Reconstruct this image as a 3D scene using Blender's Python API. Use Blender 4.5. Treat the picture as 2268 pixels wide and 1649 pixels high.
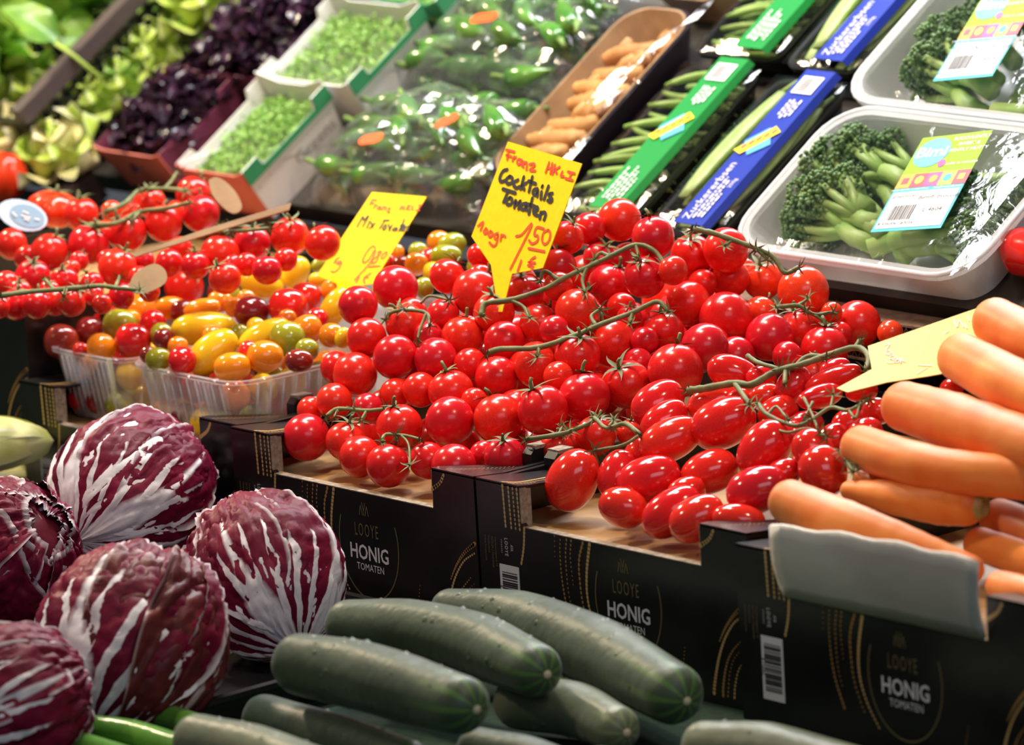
import bpy, bmesh, math, random
import numpy as np
from mathutils import Vector, Matrix, Quaternion

# ------------------------------------------------------------------ camera, world, lights
S = bpy.context.scene
for o in list(bpy.data.objects): bpy.data.objects.remove(o)
COL = S.collection
AZ, PI_, RO = math.radians(49.5), math.radians(12.0), math.radians(-3.3)
CAM = np.array([3.30, -2.52, 1.046]); FPX = 11753.0
FW = np.array([-math.sin(AZ)*math.cos(PI_), math.cos(AZ)*math.cos(PI_), -math.sin(PI_)])
_rt = np.array([math.cos(AZ), math.sin(AZ), 0.0]); _up = np.cross(_rt, FW)
RX = math.cos(RO)*_rt + math.sin(RO)*_up
UY = -math.sin(RO)*_rt + math.cos(RO)*_up
cd = bpy.data.cameras.new('camera'); cam = bpy.data.objects.new('camera', cd); COL.objects.link(cam)
m = Matrix.Identity(4)
for i in range(3):
    m[i][0], m[i][1], m[i][2], m[i][3] = RX[i], UY[i], -FW[i], CAM[i]
cam.matrix_world = m
cd.sensor_width = 36.0; cd.lens = FPX/2268*36.0; cd.clip_start = .05
cd.dof.use_dof = True; cd.dof.focus_distance = 4.10; cd.dof.aperture_fstop = 7.0; cd.dof.aperture_blades = 0
S.camera = cam
S.view_settings.view_transform = 'Standard'; S.view_settings.look = 'None'
S.view_settings.gamma = 1.0; S.view_settings.exposure = 0.12
S.view_settings.use_curve_mapping = False

W_ = bpy.data.worlds.new('hall'); S.world = W_; W_.use_nodes = True
W_.node_tree.nodes['Background'].inputs[0].default_value = (.80, .87, 1.0, 1)
W_.node_tree.nodes['Background'].inputs[1].default_value = .10

def area(name, loc, aim, w, h, power, col, spin=0):
    l = bpy.data.lights.new(name, 'AREA'); l.energy = power; l.color = col
    l.shape = 'RECTANGLE' if h else 'DISK'; l.size = w
    if h: l.size_y = h
    o = bpy.data.objects.new(name, l); COL.objects.link(o); o.location = loc
    q = (Vector(aim)-Vector(loc)).to_track_quat('-Z', 'Y')
    o.rotation_euler = (q @ Quaternion((0, 0, 1), spin)).to_euler()
    return o
HEAP = np.array([.15, .2, .22])
def ldir(r, u, t, d): return tuple(HEAP + d*(r*RX + u*UY - t*FW))
# stall spotlights (warm) and the cool fluorescent tube panel above the back of the stall
area('stall_spot_lamp', ldir(-.15, .97, .16, 1.45), HEAP, .17, 0, 15, (1, .80, .55))
area('stall_spot_lamp', ldir(-.62, .66, -.42, 1.9), (-.5, .55, .25), .16, 0, 24, (1, .80, .55))
area('stall_spot_lamp', ldir(-.74, .56, .36, 2.2), (-.2, .1, .2), .16, 0, 9, (1, .82, .6))
area('stall_spot_lamp', ldir(.35, .62, .69, 2.3), HEAP, .16, 0, 8, (1, .82, .6))
area('stall_tube_light', ldir(.08, .91, -.40, 1.25), (.05, .45, .25), 1.7, .18, 36, (.95, .97, 1), AZ)
area('hall_skylight', ldir(.2, .30, .93, 6.0), HEAP, 3.2, 1.6, 34, (.82, .86, 1))

# ------------------------------------------------------------------ pixel -> point on a real surface
def ray(x, y): return FW + RX*(x-1134)/FPX + UY*(824.5-y)/FPX
def hit(x, y, n, o):
    d = ray(x, y); n = np.array(n, float)
    return CAM + d*(((np.array(o, float)-CAM) @ n)/(d @ n))
def zhit(x, y, z): return hit(x, y, (0, 0, 1), (0, 0, z))
def fhit(x, y, h):                      # first point on the height field h(X,Y)
    d = ray(x, y); t = 3.2
    while t < 6.0:
        p = CAM+d*t
        if p[2] <= h(p[0], p[1]): return t
        t += .002
    return 4.3
SL = math.radians(33); IO = np.array([0, .45, .20])
IN = np.array([0, -math.sin(SL), math.cos(SL)]); IS = np.array([0, math.cos(SL), math.sin(SL)])
def ihit(x, y, off=0.0): return hit(x, y, IN, IO+IN*off)   # point on the sloping back shelf (+ height)

# ------------------------------------------------------------------ helpers
random.seed(5); rng = np.random.default_rng(5)
class MB:
    def __init__(s): s.v = []; s.f = []; s.uv = None
    def add(s, V, F):
        b = len(s.v); s.v += [tuple(float(c) for c in v) for v in V]; s.f += [tuple(i+b for i in f) for f in F]; return s
    def box(s, x0, x1, y0, y1, z0, z1):
        return s.add([(x, y, z) for x in (x0, x1) for y in (y0, y1) for z in (z0, z1)],
            [(0,1,3,2),(4,6,7,5),(0,4,5,1),(2,3,7,6),(0,2,6,4),(1,5,7,3)])
    def prism(s, poly, h, fr=None):      # polygon (u,v) extruded to both sides of its plane along w
        n = len(poly); P = [(u, v, 0) for u, v in poly]+[(u, v, h) for u, v in poly]
        if fr: P = [fr(*p) for p in P]
        return s.add(P, [tuple(range(n))[::-1], tuple(range(n, 2*n))]+[(i, (i+1) % n, n+(i+1) % n, n+i) for i in range(n)])
    def tube(s, pts, rad, n=8, cap=True):
        pts = [Vector([float(c) for c in p]) for p in pts]; k = len(pts)
        if not hasattr(rad, '__len__'): rad = [rad]*k
        t0 = (pts[1]-pts[0]).normalized(); u = t0.orthogonal().normalized(); V = []
        for i, p in enumerate(pts):
            t = (pts[min(i+1, k-1)]-pts[max(i-1, 0)]).normalized()
            u = (u-t*u.dot(t)); u = u.normalized() if u.length > 1e-6 else t.orthogonal().normalized()
            w = t.cross(u)
            V += [p+(u*math.cos(2*math.pi*j/n)+w*math.sin(2*math.pi*j/n))*rad[i] for j in range(n)]
        F = [(i*n+j, i*n+(j+1) % n, (i+1)*n+(j+1) % n, (i+1)*n+j) for i in range(k-1) for j in range(n)]
        if cap: F += [tuple(range(n))[::-1], tuple(range((k-1)*n, k*n))]
        return s.add(V, F)
    def lathe(s, prof, n=20, fr=None):   # (r,z) profile about z
        V = []; k = len(prof)
        for r, z in prof: V += [(r*math.cos(2*math.pi*j/n), r*math.sin(2*math.pi*j/n), z) for j in range(n)]
        if fr: V = [fr(v) for v in V]
        F = [(i*n+j, i*n+(j+1) % n, (i+1)*n+(j+1) % n, (i+1)*n+j) for i in range(k-1) for j in range(n)]
        F += [tuple(range(n))[::-1], tuple(range((k-1)*n, k*n))]
        return s.add(V, F)
    def grid(s, fn, nu, nv, uv=True):
        V = [fn(i/nu, j/nv) for i in range(nu+1) for j in range(nv+1)]
        b = len(s.v)
        s.add(V, [(i*(nv+1)+j, (i+1)*(nv+1)+j, (i+1)*(nv+1)+j+1, i*(nv+1)+j+1) for i in range(nu) for j in range(nv)])
        if uv:
            if s.uv is None: s.uv = {}
            for i in range(nu+1):
                for j in range(nv+1): s.uv[b+i*(nv+1)+j] = (i/nu, j/nv)
        return s
    def mesh(s, name, mt=None, smooth=True):
        me = bpy.data.meshes.new(name); me.from_pydata(s.v, [], s.f); me.validate()
        if s.uv:
            L = me.uv_layers.new(name='UV')
            for lp in me.loops: L.data[lp.index].uv = s.uv.get(lp.vertex_index, (0, 0))
        if smooth: me.polygons.foreach_set('use_smooth', [True]*len(me.polygons))
        if mt: me.materials.append(mt)
        return me
    def build(s, name, mt, parent=None, smooth=True): return link(name, s.mesh(name, mt, smooth), parent)
def link(name, data, parent=None, loc=None, M=None):
    o = bpy.data.objects.new(name, data); COL.objects.link(o)
    if parent is not None: o.parent = parent
    if M is not None: o.matrix_basis = M
    elif loc is not None: o.location = [float(c) for c in loc]
    return o
def tag(o, label, cat, group=None, kind=None):
    o['label'] = label; o['category'] = cat
    if group: o['group'] = group
    if kind: o['kind'] = kind
    return o
def thing(name, label, cat, loc=(0, 0, 0), M=None, group=None):
    return tag(link(name, None, None, loc, M), label, cat, group)
def struct(o): o['kind'] = 'structure'; return o
def solid(o, th, off=0):
    md = o.modifiers.new('thick', 'SOLIDIFY'); md.thickness = th; md.offset = off; return o
def frame(o, ex, ey, ez):
    M = Matrix.Identity(4)
    for i in range(3): M[i][0], M[i][1], M[i][2], M[i][3] = float(ex[i]), float(ey[i]), float(ez[i]), float(o[i])
    return M
def unit(v): v = np.array(v, float); return v/np.linalg.norm(v)
def axisM(o, z, spin=0, sc=(1, 1, 1)):   # local z along `z`
    q = Vector([float(c) for c in z]).to_track_quat('Z', 'Y') @ Quaternion((0, 0, 1), spin)
    return Matrix.Translation([float(c) for c in o]) @ q.to_matrix().to_4x4() @ Matrix.Diagonal((*sc, 1))
def spline(pts, n=6):                    # Catmull-Rom
    P = [np.array(p, float) for p in pts]; P = [2*P[0]-P[1]]+P+[2*P[-1]-P[-2]]; out = []
    for i in range(1, len(P)-2):
        for k in range(n):
            t = k/n; a, b, c, d = P[i-1:i+3]
            out.append(.5*(2*b+(c-a)*t+(2*a-5*b+4*c-d)*t*t+(3*b-a-3*c+d)*t**3))
    return out+[P[-2]]

# ------------------------------------------------------------------ materials
def mat(name, col, rough=.5, col2=None, scale=40, mix=(.4, .6), bump=0, bscale=120, coat=0, sss=0, spec=.5, trans=0,
        metal=0, rnd=0, alpha=1, stretch=None, ior=1.45, detail=3, sheen=0):
    mt = bpy.data.materials.new(name); mt.use_nodes = True; nt = mt.node_tree; N = nt.nodes; L = nt.links
    b = N['Principled BSDF']
    b.inputs['Base Color'].default_value = (*col, 1); b.inputs['Roughness'].default_value = rough
    b.inputs['Specular IOR Level'].default_value = spec; b.inputs['Metallic'].default_value = metal
    b.inputs['Coat Weight'].default_value = coat; b.inputs['Coat Roughness'].default_value = .12
    b.inputs['Transmission Weight'].default_value = trans; b.inputs['IOR'].default_value = ior
    b.inputs['Alpha'].default_value = alpha
    if sheen: b.inputs['Sheen Weight'].default_value = sheen; b.inputs['Sheen Roughness'].default_value = .45; b.inputs['Sheen Tint'].default_value = (.9, .95, 1, 1)
    if sss: b.inputs['Subsurface Weight'].default_value = sss; b.inputs['Subsurface Radius'].default_value = (.008, .003, .002); b.inputs['Subsurface Scale'].default_value = .6
    tc = N.new('ShaderNodeTexCoord'); vec = tc.outputs['Object']
    if stretch:
        mp = N.new('ShaderNodeMapping'); mp.inputs['Scale'].default_value = stretch; L.new(vec, mp.inputs['Vector']); vec = mp.outputs[0]
    cur = None
    if col2:
        nz = N.new('ShaderNodeTexNoise'); nz.inputs['Scale'].default_value = scale; nz.inputs['Detail'].default_value = detail
        L.new(vec, nz.inputs['Vector']); rp = N.new('ShaderNodeValToRGB')
        rp.color_ramp.elements[0].position = mix[0]; rp.color_ramp.elements[1].position = mix[1]
        rp.color_ramp.elements[0].color = (*col, 1); rp.color_ramp.elements[1].color = (*col2, 1)
        L.new(nz.outputs['Fac'], rp.inputs['Fac']); cur = rp.outputs[0]
    if rnd:
        oi = N.new('ShaderNodeObjectInfo'); mr = N.new('ShaderNodeMapRange'); L.new(oi.outputs['Random'], mr.inputs[0])
        mr.inputs[3].default_value = 1-rnd; mr.inputs[4].default_value = 1+rnd
        mr2 = N.new('ShaderNodeMath'); mr2.operation = 'MULTIPLY_ADD'; L.new(oi.outputs['Random'], mr2.inputs[0]); mr2.inputs[1].default_value = rnd*.06; mr2.inputs[2].default_value = .5-rnd*.03
        hs = N.new('ShaderNodeHueSaturation'); L.new(mr.outputs[0], hs.inputs['Value']); L.new(mr2.outputs[0], hs.inputs['Hue'])
        if cur: L.new(cur, hs.inputs['Color'])
        else: hs.inputs['Color'].default_value = (*col, 1)
        cur = hs.outputs[0]
    if cur: L.new(cur, b.inputs['Base Color'])
    if bump:
        nb = N.new('ShaderNodeTexNoise'); nb.inputs['Scale'].default_value = bscale; nb.inputs['Detail'].default_value = 3; L.new(vec, nb.inputs['Vector'])
        bp = N.new('ShaderNodeBump'); bp.inputs['Strength'].default_value = bump; bp.inputs['Distance'].default_value = .002
        L.new(nb.outputs['Fac'], bp.inputs['Height']); L.new(bp.outputs[0], b.inputs['Normal'])
    return mt
M = {}
M['tomato'] = mat('tomato_skin', (.66, .008, .011), .22, (.74, .020, .012), 25, coat=.06, sss=.08, rnd=.12)
M['tomato_orange'] = mat('ripening_tomato_skin', (.85, .07, .012), .2, (.82, .03, .012), 25, coat=.25, sss=.12)
M['plum'] = mat('plum_tomato_skin', (.66, .008, .010), .14, (.74, .02, .012), 25, coat=.5, sss=.1, rnd=.1)
M['mix_red'] = mat('small_tomato_red', (.72, .014, .012), .15, coat=.5, sss=.1, rnd=.1)
M['mix_dark'] = mat('small_tomato_maroon', (.20, .012, .010), .15, (.26, .02, .012), 40, coat=.5, rnd=.15)
M['mix_green'] = mat('small_tomato_green', (.26, .30, .012), .16, (.36, .33, .02), 40, coat=.5, sss=.1, rnd=.1)
M['mix_orange'] = mat('small_tomato_orange', (.90, .22, .008), .15, (.88, .30, .01), 30, coat=.5, sss=.12, rnd=.1)
M['mix_yellow'] = mat('small_tomato_yellow', (.90, .52, .008), .15, (.88, .60, .02), 30, coat=.5, sss=.12, rnd=.06)
M['stem'] = mat('vine_green', (.115, .135, .045), .6, (.19, .20, .08), 90, bump=.3)
M['calyx'] = mat('calyx_green', (.10, .125, .04), .6, (.17, .18, .07), 120, rnd=.2)
M['black'] = mat('black_printed_card', (.008, .008, .009), .28, (.014, .013, .013), 15, bump=.05, bscale=60)
M['liner'] = mat('printed_kraft_liner', (.42, .25, .10), .45, (.30, .17, .075), 12, bump=.1)
M['kraft'] = mat('kraft_card', (.42, .27, .14), .7, (.34, .21, .11), 30, bump=.2)
M['kraftedge'] = mat('raw_card_edge', (.36, .29, .22), .85, (.22, .17, .13), 200, bump=.4, bscale=400)
M['gold'] = mat('gold_print', (.55, .36, .14), .4)
M['bronze'] = mat('bronze_print', (.36, .19, .06), .4)
M['dimgold'] = mat('dim_gold_print', (.16, .13, .06), .4)
M['white'] = mat('white_print', (.72, .72, .74), .5)
M['ink'] = mat('black_ink', (.012, .010, .010), .6)
M['red_ink'] = mat('red_marker_ink', (.80, .055, .012), .55)
M['yellow'] = mat('yellow_sign_card', (.90, .60, .003), .6, (.92, .64, .004), 200, spec=.2)

# ------------------------------------------------------------------ setting
struct(MB().box(-3.5, 3, -2.2, 3, -.95, -.93).build('floor', mat('hall_floor', (.16, .15, .14), .6, (.22, .21, .2), 3), smooth=False))
M['mat_green'] = mat('green_mat', (.002, .018, .009), .95, (.004, .03, .013), 150, bump=.5, bscale=300)
struct(MB().box(-2.2, 1.5, -.85, .45, -.03, 0).build('stall_counter', M['mat_green'], smooth=False))
fr = lambda u, v, w: tuple(IO+np.array([u, 0, 0])+IS*v+IN*w)
struct(MB().prism([(-2.2, -.006), (1.5, -.006), (1.5, 1.3), (-2.2, 1.3)], -.02, fr).build('back_shelf', mat('dark_shelf_board', (.03, .025, .022), .6, (.05, .04, .03), 20), smooth=False))
struct(MB().box(-2.2, 1.5, .447, .45, 0, .17).build('shelf_riser', M['black'], smooth=False))

H, BW, BL, ND = .133, .297, .40, .031
# ------------------------------------------------------------------ printed tomato boxes
def text(s, size, mt, name, parent, Mx, align='CENTER', bold=0, sx=1, space=1):
    c = bpy.data.curves.new('t', 'FONT'); c.body = s; c.size = size; c.align_x = align; c.align_y = 'CENTER'; c.resolution_u = 2
    c.offset = bold; c.space_character = space
    o = bpy.data.objects.new('t', c); COL.objects.link(o)
    bpy.context.view_layer.update()
    me = bpy.data.meshes.new_from_object(o.evaluated_get(bpy.context.evaluated_depsgraph_get()))
    bpy.data.objects.remove(o); bpy.data.curves.remove(c)
    me.materials.clear(); me.materials.append(mt)
    if sx != 1:
        for v in me.vertices: v.co.x *= sx
    return link(name, me, parent, M=Mx)
def dots(mb, pts, r0, r1, gap, fr, ry=1.25):
    P = spline(pts, 8); acc = 0; tot = sum(np.linalg.norm(P[i+1]-P[i]) for i in range(len(P)-1)); nxt = 0
    for i in range(len(P)-1):
        d = np.linalg.norm(P[i+1]-P[i]); tdir = (P[i+1]-P[i])/max(d, 1e-9); nd = np.array([-tdir[1], tdir[0]])
        while nxt <= acc+d:
            c = P[i]+tdir*(nxt-acc); r = r0+(r1-r0)*nxt/tot
            mb.add([fr(*(c+tdir*r*ry*math.cos(a)+nd*r*math.sin(a)), .0003) for a in [k*math.pi/4 for k in range(8)]], [tuple(range(8))])
            nxt += gap
        acc += d
_printcache = {}
FRT = lambda u, v, w: (u, -w, v)                                     # (across, up, out) on the front face
def Mfront(u, v, rot=0, out=.0004):
    return Matrix.Translation((u, -out, v)) @ Matrix.Rotation(math.pi/2, 4, 'X') @ Matrix.Rotation(rot, 4, 'Z')
def make_box(loc, label, dots_on=True, right_post=True, rz=0, liner=True):
    r = thing('tomato_box', label, 'box', M=Matrix.Translation(loc) @ Matrix.Rotation(rz, 4, 'Z'), group='black printed produce boxes')
    t = .005; a, b = .049, BW-.049
    fp = MB().prism([(0, 0), (BW, 0), (BW, H), (b, H), (b, H-ND), (a+.004, H-ND), (a, H-ND+.004), (a, H), (0, H)], -t, FRT).build('front_panel', M['black'], r, False)
    MB().box(0, t, t, BL, 0, H-.002).build('side_panel', M['black'], r, False)
    MB().box(BW-t, BW, t, BL, 0, H-.002).build('side_panel', M['black'], r, False)
    MB().box(t, BW-t, BL-t, BL, 0, H-.002).build('back_panel', M['black'], r, False)
    MB().box(t, BW-t, .0052, BL-t, H-ND-.008, H-ND-.003).build('liner', M['liner'], r, False)
    # cut edges of the double card at the notch, corner gussets and stacking tabs
    e = MB().box(a, a+.0012, .0004, .011, H-ND, H-.001); e.box(b-.0012, b, .0004, .011, H-ND, H-.001)
    e.box(a, b, .0004, t+.003, H-ND-.0004, H-ND+.0006)
    e.build('cut_edge', M['kraftedge'], fp, False)
    gl = MB().prism([(0, 0), (a, 0), (a+.002, .01), (a-.006, .052), (a-.016, .064), (0, .066)], .0022, lambda u, v, w: (u, v, H-.001+w-v*.10)).build('corner_gusset', M['black'], r, False)
    gr = MB().prism([(BW, 0), (b, 0), (b-.002, .01), (b+.02, .056), (BW-.016, .064), (BW, .066)], .0022, lambda u, v, w: (u, v, H-.001+w-v*.10)).build('corner_gusset', M['black'], r, False)
    for k, (x0, x1) in enumerate(((.004, .016), (BW-.018, BW-.008))):
        tb = MB().prism([(0, -.012), (.024, -.012), (.024, .002), (.019, .009), (.005, .009), (0, .004)], x1-x0, lambda u, v, w: (x0+w, .066+u, H+v)).build('stacking_tab', M['black'], r, False)
        MB().box(x0-.0005, x1+.0005, .0705, .0855, H+.0075, H+.0102).build('raw_edge', M['kraftedge'], tb, False)
    # print
    if 'g' not in _printcache:
        g = MB(); z = MB()
        for u, y0, y1, rr in ((.031, .1315, .100, .0013), (.0375, .131, .099, .0011), (.0425, .131, .098, .0009), (.0472, .131, .099, .0011)):
            dots(g, [(u, y0), (u+.0012, y1)], rr, rr*.9, .0034, FRT, 1.5)
        dots(g, [(.0535, .1015), (.0517, .087), (.048, .074)], .0013, .0012, .0031, FRT, 1.5)
        dots(g, [(.1266, .100), (.1218, .077), (.1216, .0565), (.128, .038), (.140, .020)], .0016, .0008, .0032, FRT, 1.4)
        dots(z, [(.119, .100), (.1142, .087), (.1136, .072), (.1165, .050), (.126, .028)], .0013, .0006, .0036, FRT, 1.5)
        dots(z, [(.094, .099), (.0929, .0875), (.0935, .0696), (.097, .05), (.105, .03)], .0006, .0011, .0032, FRT, 1.5)
        dots(z, [(.101, .100), (.099, .085), (.1001, .06), (.104, .045)], .0009, .0005, .0034, FRT, 1.4)
        dots(z, [(.1062, .100), (.1044, .087), (.106, .065)], .0009, .0004, .0034, FRT, 1.4)
        dots(z, [(.0877, .101), (.0868, .085)], .0006, .0004, .004, FRT, 1.3)
        dots(z, [(.294, .0808), (.2817, .072), (.2712, .0605), (.2635, .0484)], .0019, .0007, .0026, FRT, 1.5)
        dots(g, [(.2934, .0733), (.2813, .066), (.2723, .0557), (.266, .0449), (.2609, .0322), (.2563, .0156), (.255, .007)], .0008, .0016, .0028, FRT, 1.3)
        dots(z, [(.2873, .0533), (.2754, .0415), (.2691, .0296), (.2653, .0151), (.2647, .007)], .0006, .0014, .0029, FRT, 1.3)
        dots(g, [(.2934, .0425), (.283, .0309), (.2779, .0173), (.2765, .007)], .0005, .0011, .003, FRT, 1.3)
        dots(z, [(.2911, .049), (.2794, .0392), (.273, .0263), (.2696, .007)], .0004, .0008, .0032, FRT, 1.3)
        dots(z, [(.222, .02), (.2245, .03), (.2265, .04)], .0006, .0004, .003, FRT, 1.3)
        dots(g, [(.249, .118), (.258, .124), (.263, .1315)], .0018, .0014, .0030, FRT, 1.5)
        GU = lambda u, v, w: (u, v, H+.0016-v*.10)
        dots(g, [(.031, .001), (.038, .010), (.036, .03), (.033, .045)], .0013, .0012, .003, GU, 1.4)
        dots(z, [(.0375, .001), (.043, .012), (.041, .035)], .0011, .0009, .003, GU, 1.4)
        dots(z, [(.0425, .001), (.046, .008), (.047, .02)], .0009, .0009, .003, GU, 1.4)
        dots(z, [(BW-.035, .004), (BW-.024, .025), (BW-.015, .055)], .0009, .0007, .0036, GU, 1.5)
        dots(z, [(BW-.030, .003), (BW-.019, .025), (BW-.010, .055)], .0006, .0005, .0036, GU, 1.5)
        ring = MB()
        A = [math.radians(q) for q in range(-205, 26, 6)]
        for i in range(len(A)-1):
            q = []
            for aa, rr in ((A[i], 1), (A[i+1], 1), (A[i+1], .97), (A[i], .97)):
                sh = 1+.0*aa; q.append(FRT(.1665+.0365*rr*sh*math.cos(aa), .062+.046*rr*math.sin(aa), .0003))
            ring.add(q, [(0, 1, 2, 3)])
        bar = MB(); x = .0
        rb = random.Random(3)
        while x < .036:
            wd = rb.choice((.0005, .0008, .0012)); bar.box(.0255, .0425, -.0008, -.0005, .0645-x-wd, .0645-x); x += wd+rb.choice((.0005, .0008, .0012))
        _printcache.update(g=g.mesh('gold_dot_print', M['gold'], False), z=z.mesh('bronze_dot_print', M['bronze'], False),
            ring=ring.mesh('ring_print', M['dimgold'], False), bar=bar.mesh('barcode_bars', M['ink'], False))
    if dots_on:
        for k, nm in (('g', 'gold_dot_print'), ('z', 'bronze_dot_print'), ('ring', 'ring_print')): link(nm, _printcache[k], r)['kind'] = 'stuff'
        bl = MB().prism([(.0225, .023), (.0445, .023), (.0445, .070), (.0225, .070)], .0004, FRT).build('barcode_label', M['white'], r, False)
        link('barcode_bars', _printcache['bar'], bl)['kind'] = 'stuff'
        text('8 716062', .0042, M['ink'], 'barcode_digits', bl, Mfront(.0240, .047, -math.pi/2, .0006), sx=.8)
        text('HONIG', .0168, M['white'], 'lettering', r, Mfront(.1665, .0537), bold=.0003, sx=.86)
        text('TOMATEN', .0082, M['white'], 'lettering', r, Mfront(.1670, .0422), sx=.86)
        text('LOOYE', .0150, M['dimgold'], 'lettering', r, Mfront(.1645, .0718), sx=.52, space=1.25)
        ay = MB()
        for q in (((.157, .084), (.1588, .0925)), ((.1588, .0925), (.1610, .084)), ((.1604, .0945), (.1625, .0875)), ((.1625, .0875), (.1644, .0945)), ((.1625, .0875), (.1625, .084)), ((.164, .084), (.1662, .0925)), ((.1662, .0925), (.168, .084))):
            (u0, v0), (u1, v1) = q; d = unit((u1-u0, v1-v0))*.0004
            ay.add([FRT(u0-d[1], v0+d[0], .0003), FRT(u0+d[1], v0-d[0], .0003), FRT(u1+d[1], v1-d[0], .0003), FRT(u1-d[1], v1+d[0], .0003)], [(0, 1, 2, 3)])
        ay.build('emblem', M['dimgold'], r, False)
        text('LOOYE', .0052, M['white'], 'lettering', r, Mfront(.0315, .0842, -math.pi/2), sx=.75, space=1.2)
        text('KWEKERS', .0018, M['white'], 'lettering', r, Mfront(.0262, .0842, -math.pi/2), space=1.5)
        text('AYA', .0042, M['white'], 'lettering', r, Mfront(.0378, .0842, -math.pi/2), sx=.6)
        for i, s in enumerate(('Vierboomgaard 10', '2672 JA | Naaldwijk', 'Nederland', 'www.looye.com')):
            text(s, .0031, M['dimgold'], 'lettering', r, Mfront(.0195-i*.0039, .0905, -math.pi/2), align='LEFT')
    return r
make_box((0, 0, 0), 'black printed card box heaped with round cocktail tomatoes')
make_box((.3, 0, 0), 'black printed card box holding plum tomatoes')
box3 = make_box((.6, -.014, -.004), 'black printed card box full of carrots with a torn flap')
make_box((-.305, .012, -.002), 'black printed card box holding punnets of mixed small tomatoes')

make_box((-.612, .03, .055), 'raised black printed card box of vine tomatoes beside the punnets', dots_on=True)
sup = tag(MB().box(-.612, -.315, .03, .43, 0, .0548).build('cardboard_tray', M['black'], smooth=False), 'plain black card tray under the raised tomato box', 'tray')

# ------------------------------------------------------------------ tomatoes
def tomato_mesh(name, mt, sq=.93, dimple=.06, n=28):
    P = []
    for i in range(1, 15):
        a = -math.pi/2+math.pi*i/15; r = math.cos(a); z = math.sin(a)*sq
        if z > 0: z -= dimple*math.exp(-(r/.25)**2)
        P.append((r*(1+.02*math.sin(a)), z))
    P = [(.02, -sq*1.0)]+P+[(.02, sq-dimple)]
    return MB().lathe(P, n).mesh(name, mt)
def oval_mesh(name, mt, n=24, nip=.03):
    P = [(.01, -1-nip)]
    for i in range(1, 18):
        a = -math.pi/2+math.pi*i/18
        P.append((math.cos(a)**.86*(1-.05*math.sin(a)), math.sin(a)))
    P += [(.01, .965)]
    return MB().lathe(P, n).mesh(name, mt)
def calyx_mesh(k=5, seed=0, L=.62):
    rr = random.Random(seed); mb = MB()
    mb.tube([(0, 0, -.02), (.02, 0, .12), (.06, .02, .26), (.15, .03, .36)], [.075, .06, .055, .05], 6)
    for j in range(k):
        a = 2*math.pi*j/k+rr.uniform(-.25, .25); l = L*rr.uniform(.7, 1.15); up = rr.uniform(.1, .5); tw = rr.uniform(-.4, .4); V = []
        for i in range(6):
            t = i/5; rad = .06+l*t; z = .02+up*l*t*(1.3-t)-(.10 if up < .25 else 0)*t; w = .085*math.sin(math.pi*min(1, .25+.75*t))*(1.02-t)**.5
            aa = a+tw*t*t
            for s, dz in ((-1, .02), (0, -.012), (1, .02)):
                V.append((rad*math.cos(aa)-s*w*math.sin(aa), rad*math.sin(aa)+s*w*math.cos(aa), z+dz*(1-t)))
        mb.add(V, [(i*3+q, i*3+q+1, (i+1)*3+q+1, (i+1)*3+q) for i in range(5) for q in range(2)])
    return mb.mesh('calyx', M['calyx'])
CAL = [calyx_mesh(5, s, l) for s, l in ((1, .6), (2, .75), (3, .55), (4, .7))]
TM = [tomato_mesh('cocktail_tomato', M['tomato'], s, d) for s, d in ((.97, .05), (.93, .06), (1.0, .04))]
TMO = tomato_mesh('cocktail_tomato', M['tomato_orange'], .95)

def relax(items, tol=.97, iters=80, lo=-.05, hi=.12):
    """items: (px, py, r, surface); each fruit slides along its own sight line until it no longer cuts its neighbours"""
    D = np.array([ray(e[0], e[1]) for e in items]); R_ = np.array([e[2] for e in items])
    t0 = np.array([fhit(e[0], e[1], e[3]) for e in items]); t = t0.copy()
    for _ in range(iters):
        P = CAM+D*t[:, None]; mv = 0
        for i in range(len(items)):
            d = P-P[i]; dist = np.sqrt((d*d).sum(1)); ov = (R_+R_[i])*tol-dist
            for j in np.nonzero(ov > 0)[0]:
                if j <= i: continue
                k = ov[j]*.55
                a, b = (i, j) if t[i] > t[j] else (j, i)
                t[a] += k*.7; t[b] -= k*.3; mv += k
        t = np.clip(t, t0+lo, t0+hi)
        if mv < 1e-4: break
    return CAM+D*t[:, None]
def filler(P, R_, hf, region, r, depth, zmin, n=400, seed=1, tol=.95, cap=60):
    g = np.random.default_rng(seed); out = []
    AP = [tuple(p) for p in P]; AR = list(R_)
    for _ in range(n):
        x = g.uniform(region[0], region[1]); y = g.uniform(region[2], region[3]); top = hf(x, y)-depth
        if top < zmin+r: continue
        z = g.uniform(zmin+r, top) if g.random() < .5 else top
        A = np.array(AP); d = np.sqrt(((A-np.array([x, y, z]))**2).sum(1))
        if (d > (np.array(AR)+r)*tol).all():
            AP.append((x, y, z)); AR.append(r); out.append((x, y, z))
            if len(out) >= cap: break
    return out
def tx(ox, oy, s, L): return [(ox+s*e[0], oy+s*e[1], s*e[2])+((s*e[3],)+tuple(e[4:]) if len(e) > 3 and e[3] > 1 else tuple(e[3:])) for e in L]

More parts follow.
